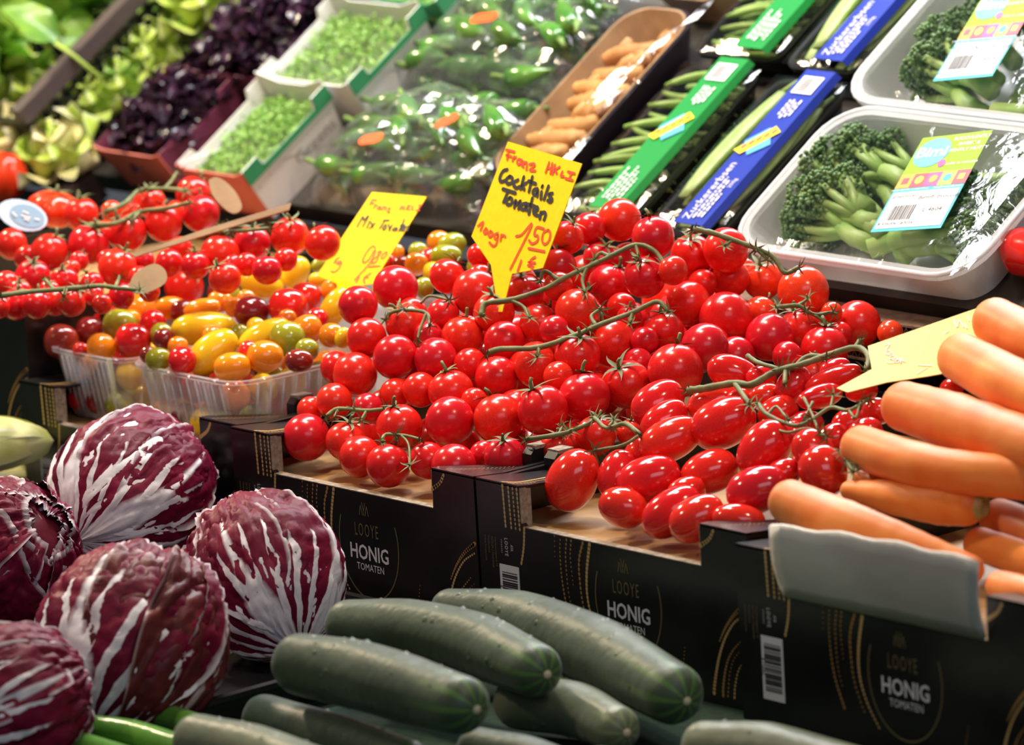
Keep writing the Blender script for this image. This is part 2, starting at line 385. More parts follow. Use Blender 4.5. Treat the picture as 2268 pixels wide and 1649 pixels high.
def heap1(x, y):
    xx = min(max(x, -.02), .34)
    hr = float(np.interp(xx, [-.02, .03, .10, .16, .24, .30, .34], [.070, .093, .130, .155, .150, .105, .060]))
    yr = .10+.95*max(xx, 0)
    if y < yr: k = max(0, (y-.015)/(yr-.015)); return H-.014+(hr+.014)*k**1.25
    return H+hr-.35*(y-yr)
CT = tx(600, 400, .4244, [(185,1338,128),(395,1360,112,1),(465,1440,112),(612,1487,118,1),(820,1460,100),(955,1490,118),(670,1285,124,1),(935,1255,132),(1190,1245,134,1),(1420,1197,134,1),
 (940,1100,122,1),(1180,1030,118),(1390,960,125),(1600,910,122,1),(440,1010,120),(345,975,92),(650,920,122),(860,930,116),(1000,820,118,1),(1220,840,112),(1400,745,106,1),(1600,680,122,1),
 (500,820,110),(455,650,108),(650,560,125),(920,500,100,1),(1070,585,130,1),(1165,690,112,1),(1320,590,108,1),(705,750,112,1),(900,700,90),(735,690,85),(1500,450,100,1),
 (330,1150,98),(205,1195,72),(505,1190,85),(650,1110,85),(780,1090,95),(1060,1150,72),(1220,1440,108,1),(1110,1430,75),(1490,1400,88,1),(1310,520,80),(1500,550,80),(1090,390,70),(1040,960,90),(1320,960,80),(1500,1020,80),(820,810,80),(1090,500,70),(1830,660,80),(1480,780,80)]) + \
 tx(1200, 400, .4852, [(355,178,104),(508,258,101,1),(215,220,80,1),(115,260,82,1),(685,345,104,1),(265,355,82,1),(310,480,107,1),(470,440,100,1),(855,445,98,1),(1010,455,96,1,1),(920,410,62),(815,315,66,1,1),
 (670,560,108),(840,628,126),(1195,505,123,0,1),(1000,600,78,1,1),(1040,715,113),(1180,680,102,1),(1440,655,112),(1590,695,62,0,1),(1290,770,112,1),(555,690,98,1),(325,745,112,1),(160,790,108,1),(470,730,66),
 (400,625,60,1),(745,760,112),(885,800,92),(610,870,128,1),(390,930,114,1),(195,985,119,1),(245,1165,92,1),(400,1150,60,1),(600,410,70),(1325,600,50,0,1),(735,470,70),(780,740,80),(1360,700,60),(560,830,70),(440,830,70),(1120,800,70),(1230,880,80,1)])
def heap2(x, y): return H-.010+.098*min(1, max(0, (y-.03)/.20))**.9
def heap3(x, y): return .150+.20*max(0, y)+.006*math.cos((x+.11)/.15*1.5)
def heap4(x, y): return H+.078+.20*max(0, y-.02)
PL = tx(1200, 400, .4852, [(530,1015,135,100,35),(140,1365,150,118,62),(345,1340,118,88,72),(490,1365,150,110,20),(370,1490,112,92,-20),(590,1180,150,98,25),(560,1090,120,80,35),(785,1010,125,85,20),
 (830,1105,155,116,25),(1015,1225,142,110,50),(765,1330,135,100,20),(595,1510,150,100,35),(710,1540,132,100,30),(985,1410,142,106,20),(1285,1325,118,106,-60),(1240,1235,110,92,-50),(900,1550,120,75,-10),
 (880,880,130,82,-20),(1080,1060,96,80,30),(1020,985,75,60,20),(1150,930,95,75,50),(1330,910,140,60,22),(1270,985,110,55,15),(1200,1120,92,70,20),(1400,1110,80,70,40),(1340,860,75,50,20),(1460,960,75,50,10),
 (1530,1050,60,70,80),(1870,950,55,50,20),(1130,1170,80,70,40),(1330,1180,80,70,30),(1000,900,70,60,0),(900,1010,70,60,30),(450,1230,80,60,40),(660,1420,90,70,20),(1100,1340,90,70,30),(1480,1150,80,70,20)])
MX = tx(0, 360, .3638, [(375,1090,113,113,0,'D'),(545,1020,88,88,0,'D'),(415,990,98,98,0,'R'),(490,1140,50,50,0,'R'),(615,1125,92,92,0,'O'),(730,985,110,100,0,'G'),(640,890,98,98,0,'G'),(810,1085,113,113,0,'R'),
 (860,890,98,98,0,'O'),(870,835,100,60,0,'O'),(930,975,85,85,0,'R'),(1045,885,102,75,0,'O'),(1120,910,90,80,0,'D'),(985,1050,72,80,0,'G'),(1000,1075,68,68,0,'D'),(965,1195,82,72,0,'G'),(905,1170,55,55,0,'D'),
 (1110,1205,88,88,0,'R'),(1085,1120,65,65,0,'O'),(1240,1010,205,108,4,'Y'),(1295,1150,178,112,40,'Y'),(1610,1060,180,95,28,'Y'),(1230,890,122,65,12,'O'),(1415,1245,115,92,10,'O'),(1615,1180,113,100,0,'O'),
 (1750,1070,110,110,0,'G'),(1870,1140,72,72,0,'G'),(1820,1205,88,70,0,'D'),(1535,910,112,103,0,'D'),(1755,875,125,116,0,'R'),(1860,825,102,102,0,'R'),(1865,1020,92,105,-60,'O'),(2020,1050,80,75,0,'O'),
 (2090,1065,65,52,70,'Y'),(2040,880,135,85,60,'Y'),(2055,770,108,84,20,'O'),(1590,740,150,90,-18,'Y'),(1800,670,112,88,60,'Y'),(1340,790,80,75,0,'D'),(1340,845,82,70,0,'O'),(1120,755,128,120,0,'T'),
 (1430,880,65,65,0,'O'),(1930,955,72,72,0,'R'),(1950,620,65,45,30,'G'),(1460,1040,60,60,0,'G'),(1500,830,60,60,0,'O'),(700,910,60,60,0,'R'),(1660,640,70,60,0,'Y'),(1560,1000,60,60,0,'Y'),(1700,990,60,60,0,'R'),(1930,720,55,55,0,'Y'),
 (800,950,60,60,0,'O'),(560,940,60,60,0,'R'),(1300,1060,70,70,0,'O'),(1520,1150,70,70,0,'R'),(1750,950,60,60,0,'O'),(1420,810,60,60,0,'G')]) + \
 tx(600, 400, .4244, [(880,325,68,68,0,'O'),(945,335,80,66,20,'G'),(915,395,88,66,0,'G'),(770,372,55,55,0,'G'),(760,435,65,65,0,'O'),(1085,455,66,60,0,'G'),(800,560,50,60,0,'G'),(690,440,60,50,0,'D'),(650,375,50,50,0,'O'),(830,410,60,60,0,'R'),(600,430,55,55,0,'R'),(850,480,60,60,0,'Y')])
TT = tx(0, 360, .3638, [(495,315,108,1),(540,500,126,1),(300,550,116,1),(70,495,96),(775,430,120,1),(995,370,113,1),(1220,310,116,1),(910,240,100,1),(1175,190,108,1),(715,640,118,1),(200,690,106,1),(40,740,80),(390,720,88,1),
 (560,735,72,1),(165,580,78),(1340,555,118,1),(1535,490,111,1),(1765,450,116,1),(1965,490,106,1),(1190,625,88,1),(1030,610,84),(1370,705,96,1),(1625,655,90,1),(90,865,92,1),(220,865,88,1),(430,850,90,1),(330,850,80,1),(570,810,62,1),(740,810,78),
 (910,785,62,1),(-10,880,70),(880,595,60),(440,640,50),(650,590,60),(1060,300,70,0,1),(680,300,70,0,1),(800,300,66,0,1),(640,420,70),(480,600,60,1),(1100,520,70),(1500,620,70),(850,700,70),(300,780,66,1),(120,780,70,1),(1420,620,60),(620,860,60),(1740,590,70)])
px_m = lambda t: t/FPX
AL = [(x, y, min(r*px_m(4.15), .0225), heap1) for x, y, r, *_ in CT] + [(x, y, math.sqrt(a*b)*px_m(4.0)*.96, heap2) for x, y, a, b, _ in PL] + \
     [(e[0], e[1], math.sqrt(e[2]*e[3])*px_m(4.33)*.97, heap3) for e in MX] + [(e[0], e[1], e[2]*px_m(4.6), heap4) for e in TT]
PA = relax(AL); n1, n2, n3 = len(CT), len(CT)+len(PL), len(CT)+len(PL)+len(MX)
fill1 = filler(PA, [e[2] for e in AL], heap1, (.022, .275, .03, .38), .0185, .030, H-ND-.003, seed=3, cap=70)
def put_tomato(p, r, idx, cal, label, group, name='cocktail_tomato', me=None, axis=None, sc=None):
    rr = random.Random(idx*7+3)
    if axis is None:
        if cal: axis = unit(.80*UY+.5*RX*rr.uniform(-1, 1.2)+.55*FW*rr.uniform(-1.2, .6))
        else: axis = unit(.4*UY*rr.uniform(-1, 1)+.6*RX*rr.uniform(-1, 1)+1.0*FW)
    o = link(name, me or TM[idx % 3], None, M=axisM(p, axis, rr.uniform(0, 6.28), sc or (r, r, r)))
    tag(o, label, 'tomato', group)
    if cal: link('calyx', CAL[idx % 4], o, M=Matrix.Translation((0, 0, .90)) @ Matrix.Scale(1.3, 4))
    return o
G1 = 'round cocktail tomatoes in the heap'
LM = [((1110,620),'against the large yellow sign'),((1390,480),'on the crest of the heap'),((1450,610),'at the upper end of the long vine'),((1270,650),'under the middle of the long vine'),((1080,720),'at the lower end of the long vine'),
 ((1620,590),'under the vine reaching toward the broccoli'),((900,700),'beside the short curled vine'),((1250,790),'along the dark vine at the heap foot'),((750,930),'by the thin dark front corner vine'),((890,990),'behind the thin dry hanging vine'),
 ((1210,910),'above the vine next to the plum tomatoes'),((720,830),'next to the punnets'),((1480,830),'touching the plum tomatoes'),((1890,730),'next to the glare-paled yellow sign'),((1620,720),'between the crest and the thick plum vine'),((1000,850),'in the middle of the steep front slope'),((1010,1010),'behind the notch of its box')]
def label1(px, cal, orange):
    w = min(LM, key=lambda l: (l[0][0]-px[0])**2+(l[0][1]-px[1])**2)[1]
    return ('orange-red cocktail tomato ' if orange else 'red cocktail tomato ')+('with calyx ' if cal else '')+w
for i, e in enumerate(CT):
    cal = len(e) > 3 and e[3]; og = len(e) > 4 and e[4]
    put_tomato(PA[i], AL[i][2], i, cal, label1(e, cal, og), G1, me=TMO if og else None)
for i, p in enumerate(fill1): put_tomato(p, .0185, 500+i, False, 'red cocktail tomato buried inside the round-fruited heap', G1)
PM = oval_mesh('plum_tomato', M['plum'])
OV = {k: oval_mesh('small_tomato', M[v], 20, .02) for k, v in dict(R='mix_red', D='mix_dark', G='mix_green', O='mix_orange', Y='mix_yellow').items()}
for i, e in enumerate(PL):
    x, y, a, b, th = e; p = PA[n1+i]; g = random.Random(i); th = math.radians(th)
    ax = unit(math.cos(th)*RX+math.sin(th)*UY+g.uniform(-.3, .3)*FW)
    if g.random() < .5: ax = -ax
    sc_ = .4852*px_m(4.0); sc_ = px_m(4.0)
    lb = 'glossy red plum tomato '+min([((1290,1070),'next to the card tabs at the box corner'),((1440,1110),'on the liner at the front of its box'),((1560,1150),'beside the printed box post'),((1480,960),'below the curled vine'),((1600,930),'under the near end of the thick vine'),((1680,1010),'between the tangled vine and the box front'),((1830,1040),'touching the long curved carrot'),((1750,900),'under the tangled thin vine'),((1850,830),'against the glare-paled yellow sign'),((1640,800),'against the round tomatoes')], key=lambda l: (l[0][0]-x)**2+(l[0][1]-y)**2)[1]
    put_tomato(p, 0, 700+i, False, lb, 'plum tomatoes in the box', 'plum_tomato', PM, ax, (b*sc_, b*sc_, a*sc_))
CN = dict(R='red', D='dark maroon', G='green', O='orange', Y='yellow')
SPOT = MB().lathe([(.0, .0), (.05, .012), (.02, .03)], 8).mesh('stem_scar', M['kraft'])
for i, e in enumerate(MX):
    x, y, a, b, th, c = e; p = PA[n2+i]; g = random.Random(i+50); th = math.radians(th); q = px_m(4.33)
    if c == 'T':
        put_tomato(p, a*q, 801, True, 'large red tomato with calyx perched on the mixed small tomatoes', 'mixed small tomatoes'); continue
    ax = unit(math.cos(th)*RX+math.sin(th)*UY+g.uniform(-.3, .1)*FW)
    shape = 'oval' if a > 1.25*b else 'round'
    where = 'in the punnets' if p[1] < .21 else 'behind the punnets by the smaller yellow sign'
    o = put_tomato(p, 0, 800+i, False, 'small %s %s tomato %s' % (shape, CN[c], where), 'mixed small tomatoes', 'small_tomato', OV[c], ax, (b*q, b*q, a*q))
    if i % 3 == 0: link('stem_scar', SPOT, o, M=Matrix.Translation((0, 0, .955)))
for i, e in enumerate(TT):
    p = PA[n3+i]; og = len(e) > 4
    lb = ('orange ' if og else 'red ')+'vine tomato '+('with calyx ' if len(e) > 3 and e[3] else '')+min([((150,650),'under the long front vine'),((60,520),'beside the pale blue tag'),((330,500),'under the kraft card strip'),((400,430),'by the highest vine in the raised box'),((220,560),'in the middle of the raised box'),((340,620),'around the torn kraft scrap'),((500,560),'between the card strip and the mixed tomatoes'),((680,530),'next to the smaller yellow sign'),((190,480),'below the ribbed orange tomato')], key=lambda l: (l[0][0]-e[0])**2+(l[0][1]-e[1])**2)[1]
    put_tomato(p, AL[n3+i][2], 900+i, len(e) > 3 and e[3], lb, 'vine tomatoes in the raised box', 'vine_tomato', TMO if og else None)

# ------------------------------------------------------------------ vines
def surf(px, py, hf, lift):
    t = fhit(px, py, lambda x, y: hf(x, y)+lift); return CAM+ray(px, py)*t
NODE = [calyx_mesh(6, s, l) for s, l in ((11, .9), (12, 1.0), (13, .8))]
def vine(label, hf, lines, lift=.016, r=.0021, group='green tomato vines', nodes=True):
    o = None; k = 0
    for j, L in enumerate(lines):
        P = spline([surf(x, y, hf, lift) for x, y in L], 5)
        mb = MB().tube(P, [r*(1 if j == 0 else .7)*(1.15-.3*i/len(P))*random.uniform(.9, 1.15) for i in range(len(P))], 7)
        if o is None: o = tag(mb.build('tomato_vine', M['stem']), label, 'vine', group)
        else: mb.build('branch', M['stem'], o)
        if nodes:
            for q in ([P[-1]] if j else [P[-1], P[0], P[len(P)//2]]):
                g = random.Random(k*3+j+int(L[0][0])); k += 1
                link('calyx', NODE[k % 3], o, M=axisM(q, unit(UY*g.uniform(-.8, .6)+RX*g.uniform(-.7, .7)-FW*.5), g.uniform(0, 6), (.011,)*3))
    return o
vine('long fuzzy green vine below the large yellow sign', heap1, [[(1066,700),(1076,672),(1130,664),(1200,642),(1252,614),(1300,592),(1350,568),(1408,542),(1450,556),(1475,592)],[(1130,664),(1160,680),(1172,704)],[(1240,620),(1205,600),(1196,622)],[(1300,592),(1290,620),(1296,648)],[(1350,568),(1330,560),(1316,575)],[(1408,542),(1415,570)]])
vine('vine reaching over the crest toward the broccoli trays', heap1, [[(1535,507),(1578,516),(1622,531),(1675,550),(1714,570),(1738,604),(1768,592)],[(1675,550),(1690,565),(1700,575)],[(1622,531),(1605,545)]])
vine('dark green vine along the foot of the tall heap', heap1, [[(1080,782),(1110,773),(1194,769),(1279,740),(1321,722),(1400,692),(1455,668),(1480,690)],[(1321,722),(1310,700),(1330,684)],[(1400,692),(1395,715)],[(1194,769),(1190,790)]])
vine('short curled vine beside the mixed tomatoes', heap1, [[(855,707),(863,693),(897,686),(944,693),(952,720)],[(931,672),(952,655),(995,664)],[(944,693),(930,730),(925,752)]], r=.0016)
vine('thin dark vine tucked at the front corner of the heap', heap1, [[(723,922),(750,905),(812,909),(855,905)],[(750,905),(740,925)],[(812,909),(800,930)]], r=.0017)
vine('thin dry vine hanging before the front tomatoes', heap1, [[(845,978),(855,962),(897,964),(931,972)],[(890,964),(905,985),(908,1030)]], r=.0013, lift=.02)
vine('vine between the round heap and the plum tomatoes', heap1, [[(1165,972),(1237,962),(1279,948),(1320,930)],[(1237,962),(1245,945)]], r=.0018)
vine('vine at the end of the round heap by the corrugated sheets', heap1, [[(1719,681),(1768,677),(1802,696),(1845,691)],[(1768,677),(1790,660)],[(1802,696),(1840,722)]], r=.0017)
vine('thick bright green vine lying on the plum tomatoes', heap2, [[(1525,864),(1560,860),(1627,848),(1666,851),(1714,824),(1772,808),(1830,788),(1894,769),(1923,788),(1918,822)],[(1656,788),(1680,803),(1726,816)],[(1760,812),(1790,788),(1830,790)],[(1740,818),(1738,850)],[(1627,848),(1650,880),(1660,895)],[(1894,769),(1905,752)]], r=.0026)
vine('tangled thin vine on the plum tomatoes beside the carrots', heap2, [[(1680,895),(1700,918),(1760,942),(1800,927),(1840,902),(1880,908),(1925,882)],[(1690,932),(1740,957),(1790,948),(1830,966)],[(1700,918),(1720,900),(1745,930)],[(1780,880),(1800,920),(1815,960)],[(1840,902),(1845,875)],[(1880,908),(1895,925),(1905,890)],[(1800,890),(1780,930)]], r=.0015)
vine('curled vine between cocktail and plum tomatoes', heap2, [[(1418,962),(1384,938),(1345,948),(1316,924)],[(1418,962),(1380,985),(1316,997)],[(1345,948),(1360,930)]], r=.0018)
vine('small vine piece under the carrots', heap2, [[(1862,1000),(1875,1020),(1890,1045)],[(1875,1020),(1900,1030)]], r=.0016)
vine('long vine across the front of the raised tomato box', heap4, [[(0,655),(55,647),(146,640),(218,633),(255,637),(309,642)],[(146,640),(140,655)],[(120,641),(100,618)],[(255,637),(265,612)]])
vine('upper vine among the raised box tomatoes', heap4, [[(189,498),(255,495),(309,469),(364,462),(418,449)],[(309,469),(290,490)]])
vine('highest vine among the raised box tomatoes', heap4, [[(233,469),(276,451),(309,422),(364,418),(411,422)],[(364,418),(380,400),(392,380)]])
vine('vine at the back corner of the raised tomato box', heap4, [[(451,516),(509,513),(600,505)],[(509,513),(490,500)]], r=.0018)

# ------------------------------------------------------------------ punnets
def film_mat(name, base=.07, rough=.06, bump=.6, bs=35, tint=(1, 1, 1), haze=.0):
    mt = bpy.data.materials.new(name); mt.use_nodes = True; nt = mt.node_tree; N = nt.nodes; L = nt.links
    N.remove(N['Principled BSDF']); out = N['Material Output']
    tr = N.new('ShaderNodeBsdfTransparent'); tr.inputs[0].default_value = (*tint, 1)
    gl = N.new('ShaderNodeBsdfGlossy'); gl.inputs['Roughness'].default_value = rough; gl.inputs[0].default_value = (1, 1, 1, 1)
    df = N.new('ShaderNodeBsdfDiffuse'); df.inputs[0].default_value = (.9, .92, .95, 1)
    tc = N.new('ShaderNodeTexCoord'); nz = N.new('ShaderNodeTexNoise'); nz.inputs['Scale'].default_value = bs; nz.inputs['Detail'].default_value = 4; nz.inputs['Distortion'].default_value = 1.2
    L.new(tc.outputs['Object'], nz.inputs['Vector']); bp = N.new('ShaderNodeBump'); bp.inputs['Strength'].default_value = bump; bp.inputs['Distance'].default_value = .004
    L.new(nz.outputs['Fac'], bp.inputs['Height']); L.new(bp.outputs[0], gl.inputs['Normal'])
    lw = N.new('ShaderNodeFresnel'); lw.inputs[0].default_value = 1.5; L.new(bp.outputs[0], lw.inputs['Normal'])
    ad = N.new('ShaderNodeMath'); ad.operation = 'MULTIPLY_ADD'; ad.inputs[1].default_value = .55; ad.inputs[2].default_value = base; L.new(lw.outputs[0], ad.inputs[0])
    m1 = N.new('ShaderNodeMixShader'); L.new(ad.outputs[0], m1.inputs[0]); L.new(tr.outputs[0], m1.inputs[1]); L.new(gl.outputs[0], m1.inputs[2])
    m2 = N.new('ShaderNodeMixShader'); m2.inputs[0].default_value = haze; L.new(m1.outputs[0], m2.inputs[1]); L.new(df.outputs[0], m2.inputs[2])
    L.new(m2.outputs[0], out.inputs[0]); return mt
M['clear'] = film_mat('clear_plastic', .05, .14, .08, 25, haze=.13)
M['clear_rib'] = film_mat('clear_plastic_rib', .10, .2, .05, 25, haze=.25)
def rrect(x0, x1, y0, y1, r, n=5):
    P = []
    for cx, cy, a0 in ((x1-r, y1-r, 0), (x0+r, y1-r, 90), (x0+r, y0+r, 180), (x1-r, y0+r, 270)):
        P += [(cx+r*math.cos(math.radians(a0+90*k/n)), cy+r*math.sin(math.radians(a0+90*k/n))) for k in range(n+1)]
    return P
def tray_mesh(mb, x0, x1, y0, y1, z0, z1, taper, r, th=.001, fr=None, n=5, lipw=.006, liph=.004, nseg=1):
    """hollow thin-walled tray with a flanged rim: loops outside up, over the lip and inside down"""
    loops = []
    def lp(off, z, rr): return [(x, y, z) for x, y in rrect(x0-off, x1+off, y0-off, y1+off, max(rr, .001), n)]
    loops.append(lp(-taper, z0, r*.7)); loops.append(lp(0, z1-liph, r)); loops.append(lp(lipw, z1-liph, r+lipw))
    loops.append(lp(lipw, z1, r+lipw)); loops.append(lp(-th, z1, r)); loops.append(lp(-taper-th, z0+th, r*.7))
    k = len(loops[0]); V = [v for l in loops for v in l]
    if fr: V = [fr(*v) for v in V]
    F = [(i*k+j, i*k+(j+1) % k, (i+1)*k+(j+1) % k, (i+1)*k+j) for i in range(5) for j in range(k)]
    F += [tuple(range(k))[::-1], tuple(range(5*k, 6*k))]
    return mb.add(V, F)
def punnet(x0, x1, y0, y1, label, ribs=True):
    o = tag(tray_mesh(MB(), x0, x1, y0, y1, H-ND-.0025, .158, .010, .022, lipw=.004, liph=.003).build('punnet', M['clear'], smooth=False), label, 'punnet', 'clear plastic punnets')
    if ribs:
        top = rrect(x0, x1, y0, y1, .022, 3); n = 26; per = []
        L = [(x0+.022+(x1-x0-.044)*k/9, y0) for k in range(10)]; dirs = [(0, -1)]*10
        L += [(x1, y0+.022+(y1-y0-.044)*k/9) for k in range(10)]; dirs += [(1, 0)]*10
        for (x, y), (dx, dy) in zip(L, dirs):
            MB().tube([(x-dx*.009, y-dy*.009, H-ND+.002), (x+dx*.0003, y+dy*.0003, .153)], .0011, 5).build('rib', M['clear_rib'], o)
    return o
punnet(-.180, -.036, .036, .200, 'clear ribbed plastic punnet of mixed tomatoes nearest the yellow ovals')
punnet(-.296, -.190, .036, .200, 'clear ribbed plastic punnet beside the raised tomato box')
punnet(-.180, -.036, .212, .370, 'clear plastic punnet behind the smaller yellow sign', False)
punnet(-.296, -.190, .212, .370, 'clear plastic punnet at the back of the mixed tomato box', False)

for k_, (x0, x1) in enumerate(((-.172, -.044), (-.288, -.198))):          # fruit lower down inside the two front punnets
    g = random.Random(20+k_); pts = []
    for lay, zc in enumerate((.1135, .1385)):
        for i in range(int((x1-x0)/.0265)):
            for j in range(5):
                p = np.array([x0+.014+i*.0265+(.006 if lay else 0), .054+j*.0295+(.008 if lay else 0), zc]); r = .0128
                if min(np.linalg.norm(PA[n2:n3]-p, axis=1)-np.array([e[2] for e in AL[n2:n3]])) < r*.92 or p[0] > x1-.012: continue
                c = g.choice('RRDGOOY'); put_tomato(p, 0, 1200+k_*100+lay*50+i*7+j, False, 'small round %s tomato seen through the plastic of a punnet' % CN[c], 'mixed small tomatoes', 'small_tomato', OV[c], None, (r, r, r))

# ------------------------------------------------------------------ signs with handwriting
def on_plane(pts, n, o): return [hit(x, y, n, o) for x, y in pts]
def card(name, poly, n, o, th, mt, label, cat='sign', group=None):
    n = unit(n); P = on_plane(poly, n, o); k = len(P)
    mb = MB().add(list(P)+[p-n*th for p in P], [tuple(range(k)), tuple(range(k, 2*k))[::-1]]+[(i, i+k, (i+1) % k+k, (i+1) % k) for i in range(k)])
    return tag(mb.build(name, mt, smooth=False), label, cat, group)
def strokes(parent, L, ox, oy, s, n, o, r, mt, nm='handwriting'):
    n = unit(n)
    for line in L:
        P = [hit(ox+s*x, oy+s*y, n, o+n*.0006) for x, y in line]
        P = spline(P, 4) if len(P) > 2 else P
        mb = MB()
        V = []; k = len(P)
        for i, p in enumerate(P):                      # flat pen stroke with rounded ends
            d = unit(P[min(i+1, k-1)]-P[max(i-1, 0)]); c = np.cross(n, d)
            V += [p+c*r, p-c*r]
        F = [(2*i, 2*i+1, 2*i+3, 2*i+2) for i in range(k-1)]
        mb.add(V, F)
        for p in (P[0], P[-1]):
            a = unit(np.cross(n, (1, .2, .1))); b = np.cross(n, a)
            mb.add([p+n*.00002+r*(a*math.cos(q*math.pi/4)+b*math.sin(q*math.pi/4)) for q in range(8)], [tuple(range(8))])
        mb.build(nm, mt, parent, False)
def lean(b, yaw=0): 
    b = math.radians(b); y = math.radians(yaw); return (math.sin(y)*math.cos(b), -math.cos(y)*math.cos(b), math.sin(b))
SN1 = lean(28); SO1 = surf(1118, 625, heap1, .004)
sg = card('price_sign', [(1125,313),(1289,362),(1202,593),(1134,606),(1112,690),(1104,690),(1087,586),(1044,523)], SN1, SO1, .0008, M['yellow'], 'large yellow card sign with black handwriting stuck in the tomato heap', group='yellow handwritten price signs')
strokes(sg, [[(350,135),(430,155)],[(375,140),(360,228)],[(352,185),(402,202)],[(427,200),(412,242)],[(414,222),(447,205)],[(500,235),(470,225),(455,255),(475,277),(495,250),(505,238),(500,287)],[(520,250),(515,302)],[(518,268),(545,255),(550,285),(545,327)],[(575,275),(610,268),(625,285),(590,315),(580,332),(630,337)],
 [(765,255),(730,352)],[(795,265),(775,362)],[(745,305),(787,320)],[(820,280),(795,370)],[(865,300),(815,330)],[(820,328),(837,362)],[(892,345),(875,386),(905,391)],[(945,345),(1010,365)],[(980,355),(955,417)],[(920,410),(990,428)]], 1040, 300, .2304, SN1, SO1, .00105, M['red_ink'])
strokes(sg, [[(360,325),(320,340),(290,400),(300,440),(345,430)],[(385,390),(350,420),(365,460),(405,450),(410,410),(385,390)],[(465,425),(430,445),(425,480),(450,502),(477,490)],[(520,395),(490,512)],[(545,455),(505,478),(525,517)],[(602,395),(570,537)],[(565,435),(635,463)],[(650,510),(615,520),(610,555),(635,567),(655,522),(650,582)],[(690,540),(685,607)],[(700,482),(696,494)],[(757,485),(715,612)],[(795,555),(762,562),(772,590),(792,612),(780,636),(750,622)],
 [(318,512),(440,552)],[(370,530),(325,637)],[(385,595),(352,625),(365,660),(400,655),(407,612),(385,595)],[(430,690),(440,620),(455,662),(487,625),(470,702)],[(545,650),(505,660),(495,700),(530,707),(545,660),(550,717)],[(602,600),(570,752)],[(560,658),(627,680)],[(615,727),(655,712),(645,685),(615,705),(620,750),(655,767)],[(685,735),(675,797)],[(680,757),(710,735),(730,757),(715,807)]], 1040, 300, .2304, SN1, SO1, .00155, M['ink'])
strokes(sg, [[(80,867),(130,830),(105,907)],[(155,890),(135,920),(150,942),(172,915),(155,890)],[(200,915),(180,950),(200,972),(222,942),(200,915)],[(270,935),(240,950),(240,985),(265,985),(275,945),(255,1040),(222,1057),(190,1025)],[(305,950),(295,1007)],[(300,977),(320,955),(342,970)],[(445,965),(500,950),(600,850),(390,1280)],[(715,895),(645,880),(620,950),(655,962),(650,1010),(600,1037),(570,1005)],[(755,905),(710,930),(695,1000),(720,1042),(760,1010),(775,940),(755,905)],[(565,1082),(720,1112)],[(495,1200),(460,1300)],[(630,1165),(590,1190),(580,1240),(605,1277)],[(565,1215),(630,1222)],[(560,1245),(610,1252)]], 1040, 300, .2304, SN1, SO1, .0010, M['red_ink'])
SN2 = lean(46, 12); SO2 = surf(765, 615, heap3, .012)
sg = card('price_sign', [(824,425),(945,435),(825,628),(790,634),(770,668),(755,672),(745,628),(702,609)], SN2, SO2, .0008, M['yellow'], 'smaller yellow card sign with thin handwriting stuck in the mixed tomatoes', group='yellow handwritten price signs')
strokes(sg, [[(915,215),(990,225)],[(930,220),(880,292)],[(895,265),(945,275)],[(970,290),(940,352)],[(960,312),(1000,295)],[(1045,320),(1005,335),(1010,362),(1040,350),(1050,320),(1050,367)],[(1095,320),(1075,372)],[(1090,337),(1130,325),(1120,382)],[(1165,345),(1200,345),(1150,402),(1192,407)],[(1370,300),(1340,372)],[(1410,305),(1395,377)],[(1360,340),(1405,342)],[(1470,300),(1440,372)],[(1510,300),(1460,335),(1490,372)],[(1545,310),(1520,362),(1550,367)],[(1625,300),(1680,295)],[(1645,305),(1615,377)],[(1585,377),(1640,382)],
 [(385,1110),(340,1182)],[(425,1090),(365,1140),(405,1202)],[(450,1150),(410,1160),(415,1190),(455,1165),(420,1250),(350,1312),(290,1305)],[(970,950),(930,920),(860,980),(780,1120),(800,1172),(870,1120),(970,970),(900,1160),(650,1440)],[(1060,1000),(1010,1010),(1010,1060),(990,1150),(920,1182),(930,1130),(1020,1060),(1060,1000)],[(1130,1010),(1070,1060),(1060,1112),(1110,1090),(1147,1030),(1130,1010)],[(870,1237),(1040,1222)],[(720,1390),(680,1472)],[(900,1330),(840,1370),(790,1430),(812,1482)],[(795,1400),(860,1392)]], 690, 410, .1456, SN2, SO2, .0006, M['red_ink'])
strokes(sg, [[(690,627),(780,470),(790,530),(870,455),(775,622)],[(885,540),(840,642)],[(910,498),(907,504)],[(905,560),(932,637)],[(965,570),(880,657)],[(1095,530),(1177,530)],[(1110,535),(1030,657)],[(1130,595),(1085,640),(1095,677),(1132,640),(1130,595)],[(1170,595),(1190,687)],[(1225,600),(1175,682)],[(1290,640),(1240,660),(1240,687),(1280,675),(1297,645),(1295,687)],[(1410,515),(1330,692)],[(1350,610),(1420,600)],[(1360,665),(1400,640),(1380,625),(1355,670),(1387,692)],[(1420,620),(1400,692)],[(1430,640),(1475,625),(1455,692)]], 690, 410, .1456, SN2, SO2, .0007, M['ink'])
M['glare_yellow'] = mat('glare_paled_yellow_card', (.92, .66, .12), .4, spec=.6)  # yellow sign card, with the glare on it painted in as a paler colour
SN3 = unit((.28, -.5, .85)); SO3 = surf(1930, 815, heap2, .026)
sg = card('price_sign', [(1922,766),(2155,685),(2170,680),(2185,800),(2150,815),(2058,832),(1964,846),(1877,868),(1853,859),(1931,817)], SN3, SO3, .0008, M['glare_yellow'], 'yellow card sign paled by glare lying behind the carrots', group='yellow handwritten price signs')
